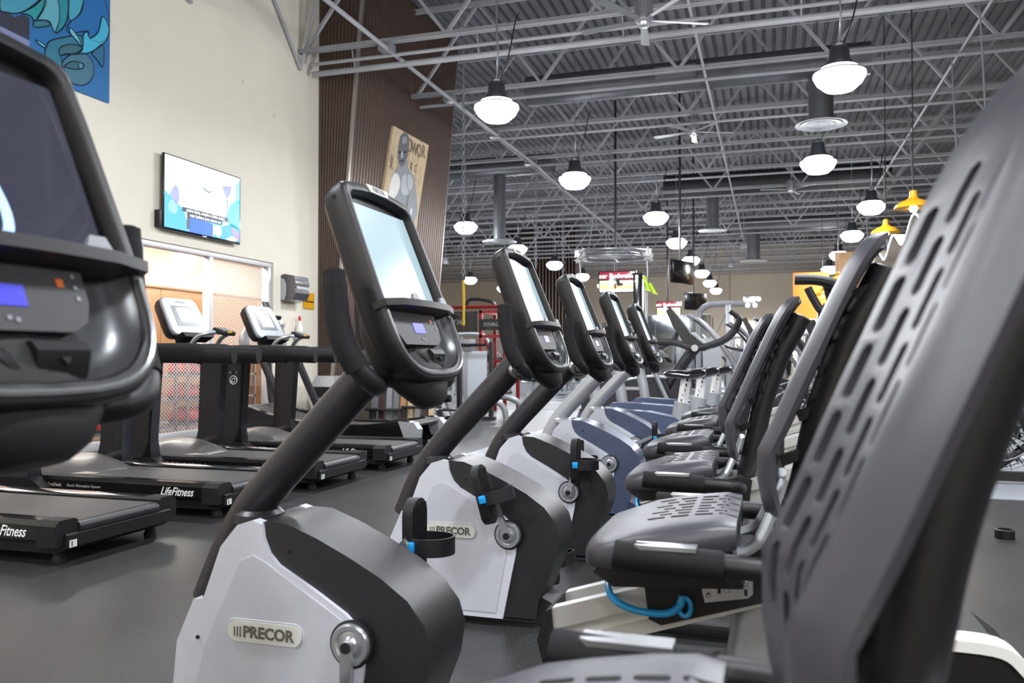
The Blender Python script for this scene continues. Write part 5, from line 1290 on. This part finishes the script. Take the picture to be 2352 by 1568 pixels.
# stretching station with upright boards
t = thing('stretch_station', 'stretching station of tall grey, brown and pale boards in front of the brown block', 'stretching rack', (-5.55, 11.6, 0))
cols = [M_steel, M_brown, M_lsteel, M_steel, M_wood, M_tan, M_silver, M_brown, M_graphite]
for i, cm in enumerate(cols):
    x = -6.05 + i * .125; obj('upright_board', loft([[(x + dx, 11.95, 0.02), (x + dx + w, 11.95, 0.02), (x + dx + w, 12.0, 0.02), (x + dx, 12.0, 0.02)] if z == 0 else [(x, 11.95, .95), (x + w, 11.95, .95), (x + w, 12.0, .95), (x, 12.0, .95)] for (z, dx, w) in ((0, -.04, .09), (1, 0, .085))]), cm, t)
for (x0, x1, y_, z) in ((-6.1, -5.5, 11.75, .16), (-5.55, -4.95, 11.9, .2), (-4.9, -4.4, 12.0, .16)): obj('step_board', b2(x0, x1, y_, y_ + .25, z, z + .035), M_graphite, t, bevel=0.008)
for x in (-6.05, -5.5, -4.95): obj('step_leg', b2(x, x + .04, 11.8, 12.05, 0, .18), M_graphite, t)
t = thing('measuring_post', 'tall pale post standing at the end of the boards', 'post', (-4.98, 12.0, 0))
obj('shaft', b2(-4.78, -4.70, 11.2, 11.26, .02, 1.05), M_tan, t); obj('shaft_edge', b2(-4.70, -4.685, 11.2, 11.26, .02, 1.05), M_lsteel, t); obj('base_plate', b2(-4.85, -4.62, 11.1, 11.35, 0, .02), M_graphite, t)

# dumbbell racks and benches on the boards
def dumbbell_rack():
    t = thing('dumbbell_rack', 'x', 'dumbbell rack', (0, 0, 0))
    for x in (-.75, .7): obj('rack_leg', tube([(x, .3, 0), (x, .25, .5), (x, -.05, .95)], .035, 8, 2), M_lsteel, t); obj('rack_foot', b2(x - .04, x + .04, -.3, .4, 0, .05), M_rubber, t)
    for z, y_ in ((.35, .2), (.6, .12), (.85, .02)): obj('rack_tray', bx((0, y_, z), (1.6, .28, .03), RX(.3)), M_lsteel, t)
    for r_, (z, y_) in enumerate(((.41, .18), (.66, .10), (.91, .0))):
        for i in range(7):
            x = -.66 + i * .22; b = nb(); cyl((x - .0, y_ - .11, z), (x, y_ - .05, z), .05, 10, b); cyl((x, y_ + .05, z), (x, y_ + .11, z), .05, 10, b); cyl((x, y_ - .06, z), (x, y_ + .06, z), .015, 6, b)
            obj('dumbbell_piece', b, M_rubber, t)
    return t
dr = dumbbell_rack(); km = CH()
for i, (X, Y, rz, lab) in enumerate(((-6.1, 21.6, .1, 'silver dumbbell rack seen between the first two bike masts'), (-4.5, 21.5, 0, 'silver dumbbell rack seen between the middle bike consoles'), (-8.6, 23.4, .2, 'dumbbell rack deep behind the red rig'))):
    if i == 0: dr.location = (X, Y, 0); dr.rotation_euler = (0, 0, rz); dr['label'] = lab; dr['group'] = 'dumbbell racks'
    else: dup(dr, (X, Y, 0), lab, 'dumbbell racks', rotz=rz, kidmap=km)
def bench():
    t = thing('weight_bench', 'x', 'bench', (0, 0, 0))
    obj('bench_pad', b2(-.6, .35, -.14, .14, .40, .47), M_rubber, t, bevel=0.02); obj('back_pad', bx((.6, 0, .62), (.6, .28, .07), RY(-.7)), M_rubber, t, bevel=0.02)
    obj('spine', b2(-.6, .6, -.03, .03, .1, .16), M_lsteel, t); obj('leg', tube([(-.45, 0, .4), (-.5, 0, .1)], .03, 8, 1), M_lsteel, t); obj('leg', tube([(.4, 0, .42), (.55, 0, .1)], .03, 8, 1), M_lsteel, t)
    for x in (-.6, .6): obj('cross_foot', b2(x - .03, x + .03, -.25, .25, 0, .1), M_lsteel, t)
    return t
bn_ = bench(); km = CH()
for i, (X, Y, rz, lab) in enumerate(((-5.1, 19.6, .3, 'black bench on silver legs before the first dumbbell rack'), (-3.9, 19.7, 1.2, 'black bench on silver legs before the second dumbbell rack'), (-2.2, 20.9, .1, 'black bench by the neon strap tower'))):
    if i == 0: bn_.location = (X, Y, 0); bn_.rotation_euler = (0, 0, rz); bn_['label'] = lab
    else: dup(bn_, (X, Y, 0), lab, 'weight benches', rotz=rz, kidmap=km)

# tall black tower with neon hand straps
t = thing('strap_tower', 'tall black training tower with neon yellow handles', 'training tower', (-2.7, 18.1, 0))
obj('column', b2(-2.86, -2.66, 18.0, 18.2, .05, 2.8), M_blackgloss, t, bevel=0.01); obj('base_plate', b2(-3.1, -2.4, 17.8, 18.5, 0, .06), M_rubber, t)
obj('top_cap', b2(-2.88, -2.64, 17.98, 18.22, 2.8, 2.84), M_rubber, t); obj('strap_cord', tube([(-2.6, 18.0, 2.55), (-2.58, 18.0, 1.6), (-2.62, 18.0, .8)], .012, 6, 3), M_white, t); obj('strap_cord', tube([(-2.55, 18.0, 2.5), (-2.55, 18.0, .8)], .012, 6, 1), M_lsteel, t)
for (a, b) in (((-2.62, 17.98, 2.76), (-2.52, 17.98, 2.45)), ((-2.50, 17.98, 2.6), (-2.38, 17.98, 2.38))):
    obj('neon_handle', tube([a, b], .035, 8, 1), M_neon, t); obj('handle_guard', bx((b[0], b[1], b[2]), (.12, .08, .03), RY(.4)), M_neon, t)
obj('bolt', cyl((-2.8, 17.99, 2.65), (-2.8, 17.98, 2.65), .02, 8), M_silver, t)

# ------------------------------------------------------------------ hanging televisions
def hang_tv(X, Y, z0, w, h, rz, label, on=True, tilt=0.0):
    t = thing('hanging_tv', label, 'television', (X, Y, z0)); t.rotation_euler = (tilt, 0, rz)
    O = Vector((X, Y, z0))
    def b(x0, x1, y0, y1, za, zb): return b2(X + x0, X + x1, Y + y0, Y + y1, z0 + za, z0 + zb)
    obj('casing', b(-w / 2, w / 2, -.03, .05, 0, h), M_blackgloss, t, bevel=0.008)
    obj('drop_pole', cyl((X - w * .05, Y + .03, z0 + h), (X - w * .05, Y + .03, 7.3), .03, 8), M_graphite, t)
    obj('pole_bracket', b(-.15, .15, .05, .1, h * .3, h * .9), M_graphite, t)
    if on:
        def pic(x0, x1, za, zb, col, lay, e=.9, pts=None):
            x0, x1, za, zb = [v for v in (x0 * w, x1 * w, za * h, zb * h)]
            obj('screen_picture', b(x0 - w / 2, x1 - w / 2, -.0305 - lay * .0012, -.03, za, zb), mat('gamepic_%s' % col, col, 0.4, emit=col, es=e), t, smooth=False)
        pic(.03, .97, .04, .96, 'f2e9c8', 1); pic(.03, .97, .60, .96, '9a2238', 2, .8); pic(.03, .97, .56, .64, '5a1826', 3, .5); pic(.03, .5, .30, .46, 'b9dca0', 2, .9); pic(.03, .97, .20, .32, 'f0c48a', 3); pic(.04, .97, .04, .12, 'fafafa', 4, 1.0); pic(.84, .96, .86, .95, 'f6f6f6', 4, 1.0)
        for (u, v, rx, ry, col) in ((.38, .55, .10, .13, 'f4f4f4'), (.33, .40, .09, .14, 'ececec'), (.47, .60, .08, .10, '2a2f3c'), (.53, .45, .05, .15, '23262e'), (.60, .38, .07, .07, '2f2f38'), (.45, .30, .03, .14, '6a4a38')):
            pts = [((u - .5 + rx * math.cos(2 * PI * i / 12)) * w, (v + ry * math.sin(2 * PI * i / 12)) * h) for i in range(12)]
            obj('screen_picture', pxz([(X + a, z0 + c) for a, c in pts], Y - .031 - .0065, Y - .031), mat('gamepic_%s' % col, col, 0.4, emit=col, es=.8), t, smooth=False)
        text('ser Budweise', h * .31, t, (X - w * .01, Y - .039, z0 + h * .77), (1, 0, 0), (0, 0, 1), mat('gamepic_f6e9ea', 'f6e9ea', 0.4, emit='f6e9ea', es=.9), bold=.004, xs=.98)
    return t
hang_tv(-3.56, 20.0, 2.57, .92, .53, .0, 'nearer hanging television showing a baseball slide under a red banner')
hang_tv(-3.25, 28.0, 2.37, .82, .50, .0, 'farther hanging television showing the same baseball picture')
hang_tv(-2.0, 20.0, 2.75, .95, .55, 1.15, 'dark television seen edge on beside the neon strap tower', on=False)
hang_tv(-2.2, 26.0, 2.45, .9, .52, .9, 'dark television hanging before the back wall near the gantry', on=False)
# ring truss with cable tangle above the nearer television
t = thing('ring_truss', 'round pale truss with tangled white cables above the nearer hanging television', 'truss', (-3.4, 18.5, 3.3))
for r, z in ((.78, 3.22), (.78, 3.36), (.62, 3.3)): obj('truss_ring', tube([(-3.4 + r * math.cos(a), 18.5 + r * math.sin(a), z) for a in [2 * PI * i / 32 for i in range(32)]], .022, 6, 1, closed=True), M_steel, t)
for i in range(12): a = 2 * PI * i / 12; obj('truss_strut', cyl((-3.4 + .78 * math.cos(a), 18.5 + .78 * math.sin(a), 3.22), (-3.4 + .78 * math.cos(a + .2), 18.5 + .78 * math.sin(a + .2), 3.36), .012, 5), M_steel, t)
for a in (.5, 2.6, 4.7): obj('truss_cable', cyl((-3.4 + .78 * math.cos(a), 18.5 + .78 * math.sin(a), 3.36), (-3.4 + .3 * math.cos(a), 18.5 + .3 * math.sin(a), CH_Z), .012, 5), M_steel, t)
for (x, y_) in ((-2.62, 18.4), (-4.1, 18.2)):
    obj('cable_box', bx((x, y_, 3.32), (.2, .14, .16), RZ(.3)), M_white, t, bevel=0.01)
    R = random.Random(int(-x * 100))
    for k_ in range(3): obj('cable_loop', tube([(x + R.uniform(-.12, .14), y_ + R.uniform(-.1, .1), 3.25 + R.uniform(-.14, .2)) for _ in range(7)], .009, 5, 4), M_white, t)
    obj('hanging_cable', tube([(x, y_, 3.2), (x + .02, y_, 2.9), (x - .01, y_, 2.55 if x > -3 else 2.8)], .012, 5, 3), M_white, t)

# chains and straps hanging in the hall
def chain(X, Y, z0, z1, label, strap=None):
    t = thing('hanging_chain', label, 'chain', (X, Y, z0))
    b = nb(); z = z0; i = 0
    while z < z1:
        w = .028; P_ = [(w * math.cos(a), 0, .05 * math.sin(a)) for a in [2 * PI * k_ / 8 for k_ in range(8)]]
        tube([(X + (p[0] if i % 2 else 0), Y + (0 if i % 2 else p[0]), z + p[2]) for p in P_], .008, 4, 1, b, closed=True); z += .08; i += 1
    obj('chain_links', b, M_steel, t, kind='stuff')
    obj('ceiling_hook', cyl((X, Y, z1 - .05), (X, Y, 7.3), .012, 6), M_steel, t)
    if strap: obj('webbing_strap', tube([(X, Y, z0), (X + .01, Y, z0 - .4), (X + .005, Y, z0 - strap)], .022, 4, 3, ry=.3), M_strap, t); obj('strap_buckle', bx((X, Y, z0 - .02), (.07, .03, .07)), M_graphite, t)
    return t
chain(-4.92, 13.0, 2.35, 5.6, 'long chain ending in a yellow strap, before the red rig', .82)
chain(-5.2, 18.5, 3.1, 5.6, 'chain hanging beside the middle lamp past the brown block')
chain(-4.55, 18.5, 2.3, 5.6, 'thin chain reaching low between the first two rows of consoles')

# ------------------------------------------------------------------ front desk, canopy and yellow pendants
can = []
yy = 11.9
while yy < 27:
    z = 3.5 - .19 * math.cos((yy - 15.7) * 2 * PI / 2.8); can.append([Vector((2.6, yy, z)), Vector((8.9, yy, z))]); yy += .1
t = thing('wavy_canopy', 'beige canopy with a rippling white edge over the front desk', 'canopy', (5.5, 18, 3.5))
obj('canopy_sheet', grid(can, th=0.03), M_beige, t, ang=60)
obj('canopy_edge', tube([(r[0].x, r[0].y, r[0].z) for r in can[::3]], .03, 6, 2), M_white, t)
for y_ in (12.2, 14.0, 18.0, 22.0, 26.0):
    obj('suspension_rod', cyl((2.75, y_, 3.4), (2.6, y_, 7.3), .012, 6), M_steel, t); obj('suspension_rod', cyl((7.5, y_, 3.4), (7.5, y_, 7.3), .012, 6), M_steel, t)
for i_, y_ in enumerate((15.0, 17.5, 20.0, 22.5, 25.0)):
    q = thing('strip_light', 'slim white strip light under the beige canopy, number %s from the camera' % ('first', 'second', 'third', 'fourth', 'fifth')[i_] if False else 'slim white strip light under the beige canopy, %s one back' % ('nearest', 'second', 'third', 'fourth', 'farthest')[i_], 'strip light', (4.5, y_, 3.2), 'strip lights under the canopy')
    obj('tube_lens', b2(2.9, 6.5, y_ - .04, y_ + .04, 3.12, 3.155), mat('strip_lens', 'ffffff', 0.4, emit='fff1dc', es=2.2), q); obj('tray', b2(2.88, 6.52, y_ - .06, y_ + .06, 3.155, 3.19), M_white, q)
    for x in (3.2, 6.2): obj('hanger_wire', cyl((x, y_, 3.19), (x, y_, 3.34), .006, 5), M_steel, q)
def pendant(X, Y, Z, label, r=.23):
    t = thing('pendant_lamp', label, 'pendant lamp', (X, Y, Z), 'yellow pendants over the front desk')
    obj('shade', lathe([(r, 0), (r * 1.01, .012), (r * .93, .05), (r * .6, .10), (r * .28, .135), (r * .2, .17), (r * .2, .235), (r * .12, .25), (r * .1, .24), (r * .22, .12), (r * .55, .085), (r * .9, .03)], (X, Y, Z), 'Z', 28), M_yellow, t)
    obj('bulb', lathe([(.02, .09), (.045, .03), (.055, -.01), (.04, -.045), (.012, -.055)], (X, Y, Z), 'Z', 16), mat('warm_bulb', 'fff3d8', 0.3, emit='fff1d0', es=12), t)
    obj('cord', cyl((X, Y, Z + .24), (X, Y, 7.3), .008, 6), M_black, t)
    area(X, Y, Z - .07, 22, .2, col=(1, .87, .66), name='pendant_light')
pendant(1.89, 12.5, 3.05, 'yellow enamel pendant nearest the camera, with its bulb showing', .245)
pendant(1.97, 16.0, 3.2, 'second yellow enamel pendant, just above the tall seat back', .245)
pendant(1.75, 24.0, 3.06, 'farther yellow pendant beside the black climber arms', .26)
pendant(1.62, 28.6, 3.0, 'farthest small yellow pendant, before the orange wall', .26)
t = thing('front_desk', 'long front desk clad in grey horizontal ribs with a navy end panel', 'desk', (5.6, 14, 0))
obj('desk_core', b2(3.16, 8.6, 13.3, 14.0, 0, 1.06), M_steel, t); obj('desk_top', b2(3.05, 8.7, 13.1, 14.1, 1.06, 1.12), M_lsteel, t, bevel=0.01)
z = .06
while z < 1.02: obj('cladding_slat', b2(3.14, 8.6, 13.24, 13.3, z, z + .055), M_lsteel, t, bevel=0.006); z += .072
obj('end_panel', b2(3.36, 3.5, 13.18, 13.24, .0, .95), mat('navy_panel', '22264a', 0.4), t, bevel=0.006)
obj('desk_plate', b2(3.18, 3.3, 13.225, 13.242, .52, .66), M_lsteel, t, bevel=0.004)
bulk = struct('wall_bulkhead', b2(1.9, 8.9, 27.0, 27.2, 2.3, 4.2), M_wood, smooth=False)
struct('wall_orange', b2(.75, 1.9, 30.0, 30.2, 1.4, 3.9), M_orange, smooth=False); struct('wall_bright', b2(.75, 3.6, 29.8, 29.9, 0, 2.3), mat('bright_partition', 'dcd9d4', 0.7), smooth=False)
t = thing('plate_stand', 'small black weight stand by the foot of the front desk', 'stand', (2.95, 12.6, 0))
obj('stand_leg', tube([(2.75, 12.6, .5), (2.95, 12.6, .25), (3.1, 12.6, .02)], .035, 8, 3), M_rubber, t); obj('stand_leg', tube([(2.75, 12.45, .35), (3.0, 12.45, .28), (3.2, 12.45, .02)], .03, 8, 3), M_lsteel, t); obj('crossbar', tube([(2.75, 12.35, .45), (2.75, 12.75, .45)], .03, 8, 1), M_rubber, t)
t = thing('battle_rope', 'segmented black and white rope lying on the rubber floor by the desk', 'rope', (2.6, 8.5, 0))
P_ = smooth_pts([(1.9, 9.6, .03), (2.2, 9.25, .03), (2.35, 8.7, .03), (2.5, 8.1, .03), (2.8, 7.3, .03), (3.1, 6.9, .03)], 6)
for i in range(0, len(P_) - 3, 3): obj('rope_segment', tube(P_[i:i + 4], .028, 8, 1), M_lsteel if (i // 3) % 4 == 3 else M_graphite, t)
t = thing('rubber_ring', 'small rubber cap lying alone on the open floor', 'cap', (1.23, 5.2, 0))
obj('ring_body', lathe([(.02, 0), (.05, 0), (.05, .045), (.035, .05), (.035, .02), (.02, .02)], (1.23, 5.2, 0), 'Z', 16), M_rubber, t); obj('inner_disc', lathe([(.03, .02), (.03, .024)], (1.23, 5.2, 0), 'Z', 12), M_steel, t)

# ------------------------------------------------------------------ mirrors, wall details, far brown block
for i, (x0, x1) in enumerate(((-7.9, -6.35), (-6.3, -4.75), (-4.7, -3.4), (-3.35, -2.0))):
    q = thing('wall_mirror', 'tall mirror on the back wall, %s of the four' % ('first', 'second', 'third', 'last')[i], 'mirror', ((x0 + x1) / 2, FY1, 0), 'mirrors on the back wall')
    obj('mirror_glass', b2(x0, x1, FY1 - .04, FY1 - .02, .15, 3.4), M_mirror, q, smooth=False); obj('mirror_trim', b2(x0, x1, FY1 - .05, FY1 - .02, 3.4, 3.46), M_lsteel, q); obj('mirror_backing', b2(x0, x1, FY1 - .02, FY1, .1, 3.46), M_graphite, q)
obj('white_panel', b2(-16.0, -8.0, FY1 - .12, FY1, 0, 2.9), M_white, wall_back, smooth=False)
w2 = struct('window_2', b2(-1.9, 1.6, FY1 - .10, FY1 - .05, .6, 3.0), mat('bright_shop_window', 'fff6dc', 0.4, emit='fff3d6', es=1.6), smooth=False)
for x in (-1.9, -.75, .4, 1.6): obj('window_bar', b2(x - .04, x + .04, FY1 - .14, FY1 - .04, .6, 3.0), M_frame, w2)
far = struct('wall_far_brown', b2(-12.2, -8.6, 38.0, 38.4, 0, DECK_Z), M_brown, smooth=False)
P = rib_rows(None, -12.2, -8.6, .16, .05)
obj('corrugated_sheet', grid([[(a, 38.0 - b, z) for a, b in P] for z in (0, DECK_Z)]), M_brown, far, smooth=False)
for (x, z) in ((-16.6, 3.3), (-16.4, 3.3)): obj('wall_plate', bx((x, FY1 - .02, z), (.15, .04, .15)), M_steel, wall_back)
# pale blue loop, a painted glowing reflection on the nearest bike's dark screen
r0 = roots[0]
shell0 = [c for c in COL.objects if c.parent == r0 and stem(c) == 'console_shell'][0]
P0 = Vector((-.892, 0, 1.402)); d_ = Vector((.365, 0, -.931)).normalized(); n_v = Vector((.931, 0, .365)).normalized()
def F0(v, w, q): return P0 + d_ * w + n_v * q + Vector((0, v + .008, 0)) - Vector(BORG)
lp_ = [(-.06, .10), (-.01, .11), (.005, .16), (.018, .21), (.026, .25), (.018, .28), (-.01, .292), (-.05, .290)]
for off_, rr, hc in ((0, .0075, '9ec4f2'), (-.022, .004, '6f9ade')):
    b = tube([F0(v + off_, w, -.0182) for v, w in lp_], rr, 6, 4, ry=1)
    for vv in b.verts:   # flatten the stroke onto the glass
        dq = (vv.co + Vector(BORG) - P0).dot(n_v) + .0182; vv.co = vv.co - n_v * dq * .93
    me = bpy.data.meshes.new('painted_reflection'); b.to_mesh(me); b.free(); me.materials.append(mat('painted_reflection_' + hc, hc, 0.3, emit=hc, es=.7))
    o = bpy.data.objects.new('painted_reflection', me); COL.objects.link(o); o.parent = shell0
